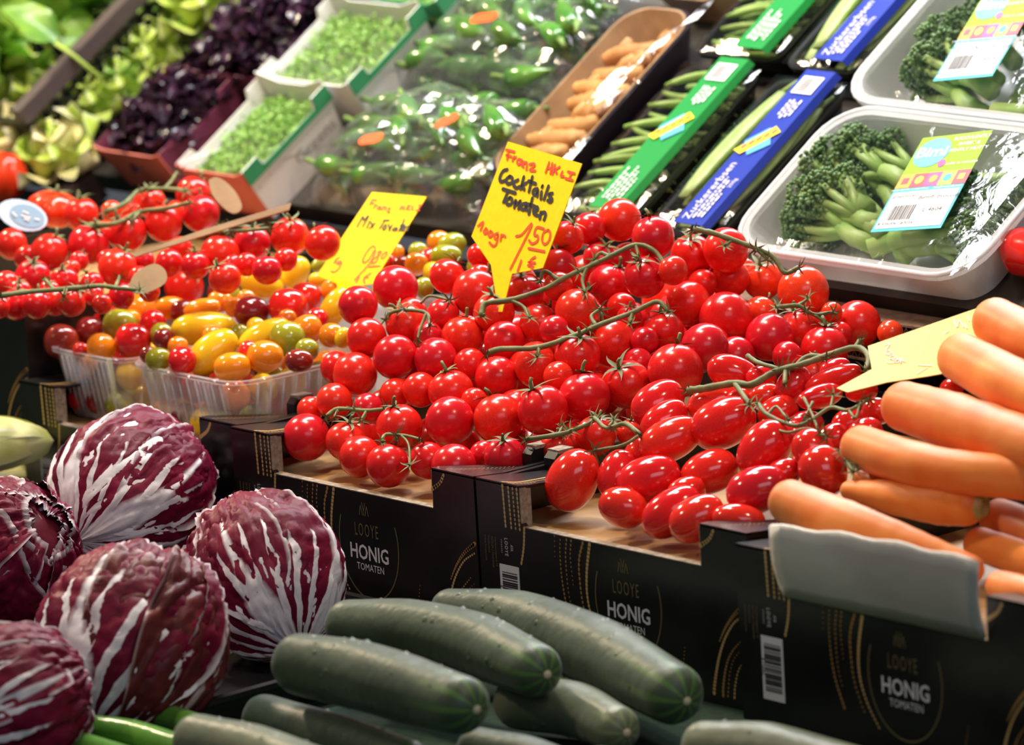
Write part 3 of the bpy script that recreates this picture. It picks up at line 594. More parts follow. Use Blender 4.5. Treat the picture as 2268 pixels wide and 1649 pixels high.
strokes(sg, [[(1145,440),(1185,430),(1160,470)],[(1165,480),(1150,505),(1175,520),(1195,500),(1165,480)],[(1200,520),(1185,545),(1210,555),(1230,535),(1200,520)],[(1245,545),(1225,570),(1250,580),(1265,545),(1200,585),(1160,575)],[(1275,555),(1270,585)],[(1280,565),(1310,575)],[(1690,240),(1720,300),(1735,245),(1770,300)],[(1780,270),(1795,310)],[(1800,215),(1815,250)],[(1410,600),(1520,605)],[(1400,670),(1480,620)],[(1620,350),(1650,330)]], 1640, 640, .279, SN3, SO3, .0005, M['white'])  # handwriting drawn white: the glare over the ink is put into its colour

# ------------------------------------------------------------------ carrots
M['carrot'] = mat('carrot_skin', (.86, .29, .055), .46, (.78, .17, .015), 34, (.32, .72), bump=.25, bscale=60, rnd=.08, sss=.1, sheen=.12, detail=5)
M['carrot_crown'] = mat('carrot_crown', (.30, .30, .07), .6, (.45, .33, .12), 90)
def carrot(pts, zs, rad, label, crown=None):
    P = spline([zhit(x, y, z) for (x, y), z in zip(pts, zs)], 8); k = len(P)
    d = lambda i: sum(np.linalg.norm(P[j+1]-P[j]) for j in range(i))
    R_ = np.interp(np.linspace(0, 1, k), np.linspace(0, 1, len(rad)), rad)
    a = unit(P[0]-P[1]); b = unit(P[-1]-P[-2]); PP = []; RR = []
    for f in (1., .92, .75, .5, .25): PP.append(P[0]+a*R_[0]*f*.9); RR.append(R_[0]*math.sqrt(max(1-f*f, .003)))
    g = random.Random(int(pts[0][0]))
    for p, r in zip(P, R_): PP.append(p); RR.append(r*(1+g.uniform(-.018, .018)))
    for f in (.25, .5, .75, .92, 1.): PP.append(P[-1]+b*R_[-1]*f*.9); RR.append(R_[-1]*math.sqrt(max(1-f*f, .003)))
    o = tag(MB().tube(PP, RR, 24).build('carrot', M['carrot']), label, 'carrot', 'carrots in the box')
    if crown is not None:
        e = PP[-1] if crown else PP[0]; ax = b if crown else a; r = (R_[-1] if crown else R_[0])
        link('crown', MB().lathe([(r*.80, -.0155), (r*.84, -.0125), (r*.66, -.003), (r*.50, .0012), (r*.36, .0008), (r*.30, -.0008), (r*.12, .0005)], 20).mesh('crown', M['carrot_crown']), o, M=axisM(e, ax))
    return o
q = .00031
carrot([(2205,712),(2290,755),(2420,820)], [H+.118, H+.112, H+.10], [58*q, 60*q, 50*q], 'topmost carrot lying over the glare-paled yellow sign')
carrot([(2130,792),(2240,850),(2420,930)], [H+.098, H+.094, H+.085], [60*q, 64*q, 50*q], 'carrot second from the top of the carrot pile')
carrot([(2005,900),(2120,935),(2300,990),(2440,1035)], [H+.070, H+.068, H+.064, H+.06], [60*q, 68*q, 62*q, 50*q], 'thick carrot third from the top of the pile')
carrot([(1908,990),(2020,1025),(2150,1048),(2290,1058),(2420,1075)], [H+.046, H+.046, H+.044, H+.042, H+.04], [52*q, 52*q, 50*q, 53*q, 44*q], 'long curved bright orange carrot fourth from the top')
carrot([(1750,1112),(1870,1160),(2010,1210),(2150,1262)], [H+.026, H+.020, H+.010, H-.002], [53*q, 56*q, 46*q, 34*q], 'carrot lying along the torn grey flap')
carrot([(1880,1085),(1980,1100),(2080,1112),(2140,1117)], [H+.020]*4, [22*q, 42*q, 53*q, 50*q], 'carrot showing its cut green crown', True)
carrot([(1915,1065),(2000,1078),(2150,1085)], [H+.018]*3, [32*q, 36*q, 36*q], 'carrot mostly hidden under the curved one')
carrot([(2215,1150),(2300,1185),(2420,1230)], [H-.004]*3, [50*q, 54*q, 45*q], 'shaded carrot deep beside the crowned carrot')
carrot([(2170,1205),(2260,1235),(2400,1290)], [H-.012]*3, [40*q, 42*q, 38*q], 'shaded carrot below the crowned one')
carrot([(2215,1296),(2270,1312),(2380,1340)], [H-.008]*3, [34*q, 38*q, 32*q], 'small bright carrot at the corner of the torn flap')
# folded-out grey card flap
M['greycard'] = mat('grey_card', (.74, .71, .65), .75, (.60, .57, .52), 8, bump=.2, bscale=80)
FA = [np.array([.6+.050, -.0155, H-ND-.002]), np.array([.6+.247, -.0155, H-ND-.002])]
def flapf(u, v):
    b = FA[0]*(1-u)+FA[1]*u; top = hit(1706+(2166-1706)*u, 1162+(1242-1162)*u-10*math.sin(u*3.1), (0, 1, 0), (0, -.040, 0))
    return b*(1-v)+top*v+np.array([0, -.004*math.sin(math.pi*v), 0])+np.array([0, 0, .0012*math.sin(u*23)*v])
fl = MB().grid(flapf, 18, 6).build('torn_flap', M['greycard'], box3)
fl.matrix_parent_inverse = box3.matrix_basis.inverted(); solid(fl, .0028); fl['label'] = 'grey torn card flap folded out'

# ------------------------------------------------------------------ cucumbers
def cuke_mat(name, c1, c2, c3, rough, sheen=.16):
    mt = mat(name, c1, rough, c2, 16, (.35, .65), bump=.5, bscale=90, spec=.5, stretch=(1, 1, .35), sheen=sheen); nt = mt.node_tree; N = nt.nodes; L = nt.links
    b = N['Principled BSDF']; src = b.inputs['Base Color'].links[0].from_socket
    uv = N.new('ShaderNodeUVMap'); sp = N.new('ShaderNodeSeparateXYZ'); L.new(uv.outputs[0], sp.inputs[0])
    # pale stripes running from the blossom end
    st = N.new('ShaderNodeMath'); st.operation = 'SINE'; mu = N.new('ShaderNodeMath'); mu.operation = 'MULTIPLY'; mu.inputs[1].default_value = 2*math.pi*9
    L.new(sp.outputs[1], mu.inputs[0]); L.new(mu.outputs[0], st.inputs[0])
    r1 = N.new('ShaderNodeMapRange'); L.new(st.outputs[0], r1.inputs[0]); r1.inputs[1].default_value = .2; r1.inputs[2].default_value = .9
    r2 = N.new('ShaderNodeMapRange'); L.new(sp.outputs[0], r2.inputs[0]); r2.inputs[1].default_value = .70; r2.inputs[2].default_value = 1.0
    m2 = N.new('ShaderNodeMath'); m2.operation = 'MULTIPLY'; L.new(r1.outputs[0], m2.inputs[0]); L.new(r2.outputs[0], m2.inputs[1])
    mx = N.new('ShaderNodeMixRGB'); L.new(m2.outputs[0], mx.inputs[0]); L.new(src, mx.inputs[1]); mx.inputs[2].default_value = (*c3, 1)
    L.new(mx.outputs[0], b.inputs['Base Color']); return mt
M['cuke'] = cuke_mat('cucumber_skin', (.018, .040, .018), (.050, .078, .042), (.085, .20, .035), .46)
M['cuke2'] = cuke_mat('cucumber_skin_pale', (.07, .095, .055), (.15, .17, .10), (.22, .27, .11), .42)
M['minicuke'] = cuke_mat('mini_cucumber_skin', (.045, .16, .015), (.10, .27, .03), (.2, .36, .06), .25, .1)
M['scar'] = mat('blossom_scar', (.55, .48, .33), .8)
def cuke(pts, zs, rad, label, mt='cuke', name='cucumber', group='dark cucumbers on the counter', scar=True, warts=60):
    P = spline([zhit(x, y, z) for (x, y), z in zip(pts, zs)], 10); k = len(P); R_ = np.interp(np.linspace(0, 1, k), np.linspace(0, 1, len(rad)), rad)
    a = unit(P[0]-P[1]); b = unit(P[-1]-P[-2]); PP = []; RR = []
    for f in (1., .97, .88, .72, .5, .25): PP.append(P[0]+a*R_[0]*f*.95); RR.append(R_[0]*math.sqrt(max(1-f*f, .002)))
    for p, r in zip(P, R_): PP.append(p); RR.append(r)
    for f in (.25, .5, .72, .88, .97, 1.): PP.append(P[-1]+b*R_[-1]*f*.95); RR.append(R_[-1]*math.sqrt(max(1-f*f, .002)))
    n = 36; mb = MB().tube(PP, RR, n); kk = len(PP); g = np.random.default_rng(abs(int(pts[0][0])))
    V = np.array(mb.v); C_ = np.repeat(np.array([list(p) for p in PP]), n, 0); T = np.repeat(np.linspace(0, 1, kk), n); A = np.tile(np.arange(n)/n, kk)
    fac = 1+.012*np.cos(2*math.pi*A*5+.7)+.012*np.sin(T*14+2*math.pi*A)
    V = C_+(V-C_)*fac[:, None]; mb.v = [tuple(v) for v in V]
    mb.uv = {i: (T[i], A[i]) for i in range(len(V))}
    o = tag(mb.build(name, M[mt], None), label, 'cucumber', group)
    if warts:
        w = MB()
        for _ in range(warts):
            i = g.integers(8, kk-8); j = g.integers(0, n); v = V[i*n+j]; c = C_[i*n+j]; nn = unit(v-c); r = g.uniform(.0012, .0024); v = v-nn*r*.30
            e1 = unit(np.cross(nn, b)); e2 = np.cross(nn, e1)
            w.add([v+nn*r]+[v+r*1.6*(e1*math.cos(q)+e2*math.sin(q)) for q in (0, 1.05, 2.09, 3.14, 4.19, 5.24)], [(0, 1+q, 1+(q+1) % 6) for q in range(6)])
        w.build('warts', M[mt], o)['kind'] = 'stuff'
    if scar: link('blossom_scar', MB().lathe([(.0036, -.0006), (.0026, .0006), (.0008, .0012)], 10).mesh('blossom_scar', M['scar']), o, M=axisM(PP[-1], b))
    return o
c = .000335
cuke([(668,1470),(780,1490),(900,1525),(1018,1560)], [.075]*4, [66*c, 73*c, 72*c, 62*c], 'front dark cucumber with bright green blossom end on top of the pile')
cuke([(775,1385),(900,1395),(1060,1430),(1185,1482)], [.062]*4, [58*c, 70*c, 72*c, 58*c], 'dark warty cucumber in the middle of the top row')
cuke([(1000,1352),(1150,1378),(1330,1448),(1490,1535)], [.056, .054, .050, .044], [50*c, 72*c, 78*c, 66*c], 'large mottled cucumber leaning against the printed boxes')
cuke([(1150,1555),(1270,1570),(1365,1612)], [.026]*3, [58*c, 60*c, 50*c], 'pale cucumber lying on the mat under the mottled one', 'cuke2', warts=20)
cuke([(588,1590),(750,1640),(900,1690)], [.026]*3, [52*c, 56*c, 52*c], 'dull brownish cucumber under the front one', warts=25)
cuke([(440,1640),(560,1668),(720,1720)], [.055]*3, [56*c, 60*c, 55*c], 'grey-green cucumber over the mini cucumbers', 'cuke2', warts=30)
cuke([(1562,1650),(1700,1665),(1900,1712)], [.026]*3, [52*c, 62*c, 55*c], 'glossy striped cucumber lying by the carrot box', 'cuke2', warts=10)
cuke([(1060,1660),(1160,1680),(1260,1710)], [.026]*3, [48*c, 50*c, 45*c], 'shaded dark cucumber under the front cucumber tip', warts=0)
cuke([(1330,1700),(1450,1715),(1560,1740)], [.026]*3, [45*c, 48*c, 45*c], 'dark cucumber between the pale and the striped ones', warts=0)
GM = 'bright green mini cucumbers'
cuke([(192,1612),(290,1628),(420,1665)], [.034]*3, [30*c, 34*c, 32*c], 'wet mini cucumber in the middle of the green row', 'minicuke', 'mini_cucumber', GM, False, 0)
cuke([(60,1632),(160,1650),(300,1690)], [.030]*3, [30*c, 33*c, 32*c], 'wet mini cucumber beside the radicchio pile', 'minicuke', 'mini_cucumber', GM, False, 0)
cuke([(312,1580),(380,1592),(470,1620)], [.024]*3, [28*c, 30*c, 28*c], 'mini cucumber half covered by the grey-green cucumber', 'minicuke', 'mini_cucumber', GM, False, 0)
cuke([(-20,1650),(60,1672),(160,1700)], [.022]*3, [28*c, 30*c, 28*c], 'mini cucumber outermost in the green row', 'minicuke', 'mini_cucumber', GM, False, 0)

# ------------------------------------------------------------------ radicchio
from mathutils import noise as mnoise
def leaf_mat(name, dark, dark2, pale, wedge=.5, vth=.25, freq=6, rough=.3, spec=.22, edge=None):
    mt = mat(name, dark, rough, dark2, 30, (.4, .65), bump=.5, bscale=60, spec=spec); nt = mt.node_tree; N = nt.nodes; L = nt.links
    b = N['Principled BSDF']; src = b.inputs['Base Color'].links[0].from_socket
    def mth(op, a, c=None, d=None):
        n = N.new('ShaderNodeMath'); n.operation = op
        for i, q in enumerate((a, c, d)):
            if q is None: continue
            if isinstance(q, (int, float)): n.inputs[i].default_value = q
            else: L.new(q, n.inputs[i])
        return n.outputs[0]
    def rng_(v, a, c):
        n = N.new('ShaderNodeMapRange'); L.new(v, n.inputs[0])
        for i, q in ((1, a), (2, c)):
            if isinstance(q, (int, float)): n.inputs[i].default_value = q
            else: L.new(q, n.inputs[i])
        return n.outputs[0]
    uv = N.new('ShaderNodeUVMap'); sp = N.new('ShaderNodeSeparateXYZ'); L.new(uv.outputs[0], sp.inputs[0])
    nz = N.new('ShaderNodeTexNoise'); nz.inputs['Scale'].default_value = 45; nz.inputs['Detail'].default_value = 5
    tc = N.new('ShaderNodeTexCoord'); L.new(tc.outputs['Object'], nz.inputs['Vector'])
    jit = mth('SUBTRACT', nz.outputs['Fac'], .5)
    a = mth('MULTIPLY', mth('ABSOLUTE', mth('SUBTRACT', sp.outputs[0], .5)), 2.0); v = sp.outputs[1]
    w = mth('MULTIPLY_ADD', v, -wedge*3.9, wedge*2.2)                       # half-width of the white base
    w = mth('MULTIPLY_ADD', jit, .22, w); w0 = rng_(mth('SUBTRACT', w, a), -.02, .05)
    mid = rng_(mth('SUBTRACT', mth('MULTIPLY_ADD', v, -.10, .10), a), -.01, .02)
    ph = mth('MULTIPLY_ADD', v, -.22, a); ph = mth('MULTIPLY_ADD', jit, .13, ph)
    sn = mth('SINE', mth('MULTIPLY_ADD', ph, 2*math.pi*freq, 1.2))
    th = mth('MULTIPLY_ADD', v, 2.9, vth-1.15); th = mth('MULTIPLY_ADD', a, .55, th); th = mth('MULTIPLY_ADD', jit, 1.1, th)
    ve = rng_(mth('SUBTRACT', sn, th), -.02, .10)
    wh = mth('MAXIMUM', mth('MAXIMUM', w0, mid), ve); wh = mth('MAXIMUM', wh, mth('MULTIPLY', rng_(mth('MAXIMUM', a, v), .965, .99), .6))
    mx = N.new('ShaderNodeMixRGB'); L.new(wh, mx.inputs[0]); L.new(src, mx.inputs[1]); mx.inputs[2].default_value = (*pale, 1)
    L.new(mx.outputs[0], b.inputs['Base Color']); return mt
M['rad'] = leaf_mat('radicchio_leaf', (.115, .002, .020), (.185, .006, .034), (.76, .73, .78), .22, .10, 4.5, .48)
M['rad2'] = leaf_mat('radicchio_outer_leaf', (.085, .012, .016), (.15, .026, .026), (.55, .42, .42), .02, 1.1, 4, .42)
M['radheart'] = mat('radicchio_heart', (.10, .004, .02), .45, (.15, .01, .03), 40, bump=.5, bscale=50)
def wrapped_head(name, c, R, base, leaves, label, cat, group, mats, seed=0, stretch=1.08, ruffle=1.0, part='leaf', faces=(), lastw=1.0):
    h = thing(name, label, cat, c, group=group); g = random.Random(seed); ez = -unit(base)
    ex = unit(np.cross(ez, UY if abs(ez @ UY) < .9 else RX)); ey = np.cross(ez, ex)
    MB().lathe([(R*.86*math.cos(a), R*.86*math.sin(a)*stretch) for a in np.linspace(-1.5, 1.5, 10)], 16, lambda v: tuple(ex*v[0]+ey*v[1]+ez*v[2])).build('heart', M['radheart'], h)
    for i in range(leaves):
        j = leaves-1-i; fd = np.array(faces[j] if j < len(faces) else -FW); f0 = math.atan2(fd @ ey, fd @ ex)+(0 if j < len(faces) else 2.399*j)+g.uniform(-.1, .1); k = .86+.155*i/max(leaves-1, 1); wmax = g.uniform(1.05, 1.4) if i < leaves-1 else lastw; top = g.uniform(2.35, 2.9) if i % 3 == 2 else g.uniform(2.85, 3.12); sd = g.uniform(0, 100); cl = g.uniform(-.02, .07)
        def fn(u, v):
            s = 2*u-1; th = .02+v*(top+.18*math.sin(s*2+sd)-.30*s*s)
            wd = wmax*(.55+.75*math.sin(min(1, v*1.15+.1)*math.pi*.62)); ps = f0+s*wd*(1 if th < 1.6 else 1+.0*th)
            d = Vector((math.sin(th)*math.cos(ps), math.sin(th)*math.sin(ps), -math.cos(th)))
            n1 = mnoise.noise(d*2.6+Vector((sd, 0, 0))); n2 = mnoise.noise(d*8+Vector((0, sd, 0))); n3 = mnoise.noise(d*20+Vector((0, 0, sd)))
            q1 = mnoise.noise(Vector((ps*3.2, th*.9, sd))); q2 = mnoise.noise(Vector((ps*8, th*1.8, sd+9))); q3 = mnoise.noise(Vector((ps*2, th*4.5, sd+30)))
            crease = max(0, 1-abs(q1)*9)*.060+max(0, 1-abs(q2)*7)*.034+max(0, 1-abs(q3)*9)*.040*v+max(0, 1-abs(n2)*8)*.022*v
            rib = .028*math.exp(-(s*7)**2)*(1-v)+.012*max(0, math.sin(2*math.pi*4.5*(abs(s)-.22*v)+1.2))*(1-v)
            r = R*(k+.030*n1*ruffle+.030*q1*v*ruffle+.016*n2*v*ruffle+.007*n3*v+rib-crease*min(1, v*2)*ruffle+cl*max(0, v-.7)*2*abs(s)+.06*abs(s)**8*min(1, v*2))
            p = r*np.array(d); p[2] *= stretch
            return tuple(ex*p[0]+ey*p[1]+ez*p[2])
        MB().grid(fn, 56, 60).build(part, mats[i % len(mats)] if i < leaves-1 else mats[-1], h)
    return h
GR = 'radicchio heads in the tray'
RD = [M['rad']]
wrapped_head('radicchio', zhit(288,1092,.084), .0665, -.55*RX-.50*UY-.62*FW, 9, 'big radicchio on top with a broad white base facing out', 'radicchio', GR, RD, 3, faces=(.5*UY+.9*RX-.5*FW, .9*UY-.3*RX-.5*FW, -.6*UY+.9*RX))
wrapped_head('radicchio', zhit(588,1278,.066), .0620, .42*RX-.80*UY-.40*FW, 9, 'crumpled radicchio beside the printed boxes', 'radicchio', GR, RD, 8, faces=(-.3*RX+.2*UY-.9*FW, .9*RX+.3*UY-.5*FW, -.9*RX-.2*FW))
wrapped_head('radicchio', zhit(290,1425,.066), .0715, -.30*RX-.85*UY-.45*FW, 9, 'radicchio with white ribs fanning up from its base and a wet brown-red leaf', 'radicchio', GR, [M['rad'], M['rad'], M['rad2']], 12, faces=(.95*RX-.30*FW, -.45*RX-.85*FW, .3*RX+.3*FW), lastw=.80)
wrapped_head('radicchio', zhit(5,1232,.066), .0620, -.55*RX-.45*UY+.55*FW, 9, 'dark radicchio with thin white leaf edges beside the chicory', 'radicchio', GR, RD, 21)
wrapped_head('radicchio', zhit(10,1560,.060), .0580, -.75*RX-.35*UY-.2*FW, 8, 'dark radicchio beside the mini cucumbers', 'radicchio', GR, RD, 33)
# shallow black tray below them
M['blackplastic'] = mat('black_plastic', (.012, .012, .013), .25, spec=.6)
xr = float(zhit(505,1535,.026)[0])
tag(tray_mesh(MB(), -.42, xr, -.66, -.022, .0005, .026, .004, .012, .002, lipw=.005, liph=.004).build('produce_tray', M['blackplastic'], smooth=False), 'shallow black plastic tray under the radicchio heads', 'tray')
# chicory
M['chicory'] = leaf_mat('chicory_leaf', (.74, .74, .36), (.66, .70, .20), (.85, .84, .68), .3, .5, 4, .35)
def bud(name, a, b, r, label, cat, group, mt, n=6, seed=0):
    a, b = np.array(a), np.array(b); ez = unit(b-a); L = np.linalg.norm(b-a); ex = unit(np.cross(ez, UY)); ey = np.cross(ez, ex)
    h = thing(name, label, cat, a, group=group); g = random.Random(seed)
    for i in range(n):
        f0 = i*2.399; k = .8+.2*i/n; sd = g.uniform(0, 99); tl = g.uniform(.92, 1.03)
        def fn(u, v):
            s = 2*u-1; rr = r*k*(.45+.55*min(1, v*2.2))*max(0, 1-v**5)**.55*(1+.10*abs(s)**4); ps = f0+s*1.5*(1-.25*v); w = 1+.05*mnoise.noise(Vector((u*3, v*3, sd)))
            return tuple(ex*rr*w*math.cos(ps)+ey*rr*w*math.sin(ps)+ez*L*tl*v)
        MB().grid(fn, 16, 20).build('leaf', mt, h)
    return h
bud('chicory', zhit(-190,1000,.088), zhit(112,976,.086), .026, 'pale yellow chicory bud with pointed tip beside the radicchio', 'chicory', 'chicory buds', M['chicory'], seed=2)
bud('chicory', zhit(-130,1110,.036), zhit(112,1050,.034), .023, 'pale green chicory bud below the other one', 'chicory', 'chicory buds', M['chicory'], seed=5)

# ------------------------------------------------------------------ film, sleeves and labels
M['film'] = film_mat('cling_film', .05, .10, .35, 30)
M['bagfilm'] = film_mat('cellophane', .07, .10, .8, 22, haze=.05)
M['traywhite'] = film_mat('translucent_tray', .05, .25, .05, 20, haze=.48)
M['greenstrip'] = mat('green_sleeve', (.010, .24, .045), .35, coat=.2)
M['bluestrip'] = mat('blue_sleeve', (.008, .03, .33), .35, coat=.2)
M['lime'] = mat('lime_label', (.26, .48, .01), .5, spec=.2)
M['teal'] = mat('teal_label', (.02, .38, .47), .4)
M['orangep'] = mat('orange_print', (.90, .30, .02), .4)
M['pinkp'] = mat('pink_print', (.75, .05, .25), .4)
M['redp'] = mat('red_print', (.72, .04, .06), .4)
M['yellowp'] = mat('yellow_print', (.9, .62, .03), .4)
M['skyp'] = mat('sky_blue_print', (.10, .40, .68), .4)
def F3(u, v, w): return IO+np.array([u, 0, 0])+IS*v+IN*w
class Quad:
    """flat label: (u,v) in 0..1 from four pixel corners TL,TR,BR,BL on the shelf plane lifted by h"""
    def __init__(s, px, h): s.TL, s.TR, s.BR, s.BL = [ihit(x, y, h) for x, y in px]; s.h = h
    def at(s, u, v, w=0): return (s.TL*(1-u)+s.TR*u)*v+(s.BL*(1-u)+s.BR*u)*(1-v)+IN*w
    def rect(s, u0, u1, v0, v1, mt, name, parent=None, w=.0004, poly=None):
        P = poly or [(u0, v0), (u1, v0), (u1, v1), (u0, v1)]; k = len(P)
        mb = MB().add([s.at(u, v, w) for u, v in P]+[s.at(u, v, w-.0003) for u, v in P], [tuple(range(k)), tuple(range(k, 2*k))[::-1]]+[(i, i+k, (i+1) % k+k, (i+1) % k) for i in range(k)])
        return mb.build(name, mt, parent, False)
    def text(s, t, u, v, size, mt, parent, w=.0009, align='CENTER', rot=0, sx=1, bold=0, name='lettering'):
        o = text(t, 1.0, mt, name, parent, Matrix.Identity(4), align=align, bold=bold)
        ex = (s.TR-s.TL+s.BR-s.BL)/2; ey = (s.TL-s.BL+s.TR-s.BR)/2; asp = np.linalg.norm(ey)/np.linalg.norm(ex); c, sn = math.cos(rot), math.sin(rot)
        for vx in o.data.vertices:
            x, y = vx.co.x*sx*size, vx.co.y*size; x, y = x*c-y*sn, x*sn+y*c
            vx.co = Vector([float(q) for q in s.at(u+x*asp, v+y, w)])
        return o
def film_sheet(name, x0, x1, s0, s1, h, bulge, label, group, mt='film', n=10, crump=0, seed=1, parent=None):
    def fn(u, v):
        e = math.sin(math.pi*u)**.5*math.sin(math.pi*v)**.5 if 0 < u < 1 and 0 < v < 1 else 0
        q = mnoise.noise(Vector((u*6+seed, v*6, seed)))*crump
        return tuple(F3(x0+(x1-x0)*u, s0+(s1-s0)*v, h+bulge*e+q*(.3+.7*e)))
    o = MB().grid(fn, n, n).build(name, M[mt], parent, crump == 0)
    return o
M['bean'] = mat('bean_pod', (.22, .36, .07), .4, (.32, .46, .13), 40, rnd=.25)
M['pea'] = mat('flat_pea_pod', (.34, .50, .15), .4, (.45, .59, .23), 60, rnd=.18, bump=.4, bscale=120)
M['kraftbed'] = M['kraft']
def pod_mesh(L, r, bend, flat, name, mt, seg=9, lumps=0):
    P = [(L*(t-.5), bend*math.sin(math.pi*t), 0) for t in np.linspace(0, 1, seg)]
    R_ = [r*(.25+.75*math.sin(math.pi*(.06+.88*t))**.5)*(1+(.1*math.sin(t*40) if lumps else 0)) for t in np.linspace(0, 1, seg)]
    mb = MB().tube(P, R_, 8); mb.v = [(x, y, z*flat) for x, y, z in mb.v]
    mb.tube([(L*.5, 0, 0), (L*.5+r*1.5, -r*.5, 0)], [r*.25, r*.15], 5)
    return mb.mesh(name, mt)
BM = [pod_mesh(.085, .0036, .010, 1, 'green_bean', M['bean']), pod_mesh(.078, .0034, -.008, 1, 'green_bean', M['bean']), pod_mesh(.09, .0037, .004, 1, 'green_bean', M['bean'])]
SM = [pod_mesh(.135, .0110, .005, .33, 'flat_pea_pod', M['pea']), pod_mesh(.125, .0105, -.004, .33, 'flat_pea_pod', M['pea'])]
def veg_tray(x0, x1, s0, s1, kind, strip, label, wher, sd, ext=0):
    h0, h1 = .0005, .030; fr_ = lambda x, y, z: tuple(F3(x, y, z))
    t = thing('vegetable_tray', label, 'tray', F3((x0+x1)/2, (s0+s1)/2, 0), group='black film-wrapped vegetable trays')
    inv = Matrix.Translation([float(-q) for q in F3((x0+x1)/2, (s0+s1)/2, 0)])
    def par(o): o.matrix_basis = inv @ o.matrix_basis; return o
    par(tray_mesh(MB(), x0+.004, x1-.004, s0+.004, s1-.004, h0, h1, .010, .012, .0015, fr_, lipw=.004, liph=.004).build('tray', M['blackplastic'], t, False))
    par(film_sheet('film', x0+.001, x1-.001, s0+.001, s1-.001, h1+.004, .010, '', '', crump=.0012, n=14, seed=sd, parent=t))
    g = random.Random(sd)
    if kind == 'bean':
        for i in range(44):
            s = s0+.016+(s1-s0-.032)*((i*.618) % 1); lay = i//16
            M_ = frame(F3((x0+x1)/2+g.uniform(-.008, .004)-.004, s, .010+lay*.0095+g.uniform(0, .002)), np.array([1, 0, 0]), IS, IN) @ Matrix.Rotation(g.gauss(.10, .10), 4, 'Z') @ Matrix.Rotation(g.uniform(-.5, .5), 4, 'X')
            tag(link('green_bean', BM[i % 3], None, M=M_), 'slim green bean pod in the %s black tray' % wher, 'bean', 'green beans in the %s tray' % wher)
    else:
        for i in range(16):
            lay = i//4; col = i % 4
            M_ = frame(F3(x0+.014+(x1-x0-.032)*(col+.35*(lay % 2))/3.35, (s0+s1)/2+g.uniform(-.012, .012), .0075+lay*.0085), IS, -np.array([1, 0, 0]), IN) @ Matrix.Rotation(g.gauss(0, .035), 4, 'Z') @ Matrix.Rotation(g.gauss(0, .06), 4, 'X')
            tag(link('flat_pea_pod', SM[i % 2], None, M=M_), 'flat pale green pea pod in the %s black tray' % wher, 'pea pod', 'flat pea pods in the %s tray' % wher)
    # printed sleeve along the right side, folding down over the rim
    mt = M[strip]; sl = MB(); xa, xb = x1-.045, x1-.010
    prof = [(xa, .0445), (xb, .0445), (xb+.004, .039), (xb+.0035, .0385), (xb-.0005, .0438), (xa, .0438)]
    V = [F3(x, q, z) for q in (s0+.001, s1-.001) for x, z in prof]; k = len(prof)
    sl.add(V, [(i, (i+1) % k, k+(i+1) % k, k+i) for i in range(k)]+[tuple(range(k))[::-1], tuple(range(k, 2*k))])
    so = par(sl.build('sleeve', mt, t, False))
    def sq(u0, u1, v0, v1, m_, nm, wv=.0452, poly=None):
        P = poly or [(u0, v0), (u1, v0), (u1, v1), (u0, v1)]; kk = len(P)
        return MB().add([F3(xa+u*(xb-xa), s0+(s1-s0)*v, .0452+(wv-.0452)) for u, v in P], [tuple(range(kk))]).build(nm, m_, so, False)
    def stext(st, u, v, size, sxx=1):
        o = text(st, size, M['white'], 'lettering', so, Matrix.Identity(4), align='LEFT', sx=sxx)
        for vx in o.data.vertices:
            x, y = vx.co.x, vx.co.y; vx.co = Vector([float(q) for q in F3(xa+u*(xb-xa)-y, s0+(s1-s0)*v+x, .0450)])
    return t, so, sq, stext
def sleeve_print(sq, stext, words, barcode=True, logo=True):
    if barcode:
        sq(.15, .85, .84, .95, M['white'], 'barcode_label', .0455)
        for i in range(9): sq(.25, .6, .855+i*.0095, .859+i*.0095, M['ink'], 'bar', .0458)
    if logo:
        sq(0, 0, 0, 0, M['skyp'], 'logo_diamond', .0455, [(.05, .52), (.5, .44), (.95, .52), (.5, .62)])
        sq(0, 0, 0, 0, M['yellowp'], 'logo_banner', .0458, [(-.05, .46), (.25, .44), (.95, .60), (.65, .63)])
        for k in range(5): sq(0, 0, 0, 0, M['redp'], 'logo_script', .0460, [(.12+.14*k, .475+.027*k), (.20+.14*k, .472+.027*k), (.26+.14*k, .50+.027*k), (.18+.14*k, .505+.027*k)])
    rows = [(.50, .04, .30), (.62, .05, .28), (.74, .05, .20)] if words else [(.22, .06, .26), (.36, .06, .22), (.50, .05, .27), (.64, .08, .24), (.78, .06, .20)]
    if logo: rows += [(.35, .70, .80), (.47, .68, .80), (.59, .69, .79), (.71, .70, .80)]
    g = random.Random(len(words)*7+int(logo))
    for u, v0, v1 in rows:                                   # print too small to read: rows of short word bars
        v = v0
        while v < v1: q = g.uniform(.012, .035); sq(u, u+.06, v, min(v+q, v1), M['white'], 'print_line', .0456); v += q+.007
    for i, (wd, sz, u, v) in enumerate(words): stext(wd, u, v, sz)
ZW = [('Zuckererbsen', .0125, .30, .03), ('250g', .006, .80, .24)]
BW_ = []
for a in ((-.094, .004, .004, .200, 'bean', 'greenstrip', 'black tray of green beans with a green sleeve beside the yellow sign', 'lower bean', 3),
          (.024, .114, .000, .196, 'pea', 'bluestrip', 'black tray of flat peas with a blue sleeve beside the lower broccoli', 'lower pea', 4),
          (-.100, .008, .212, .400, 'bean', 'greenstrip', 'black tray of green beans with a green sleeve on the upper row', 'upper bean', 5),
          (.018, .110, .208, .400, 'pea', 'bluestrip', 'black tray of flat peas with a blue sleeve on the upper row', 'upper pea', 6)):
    t, so, sq, st = veg_tray(*a); sleeve_print(sq, st, ZW if a[4] == 'pea' else BW_, a[2] < .1, a[2] < .1)

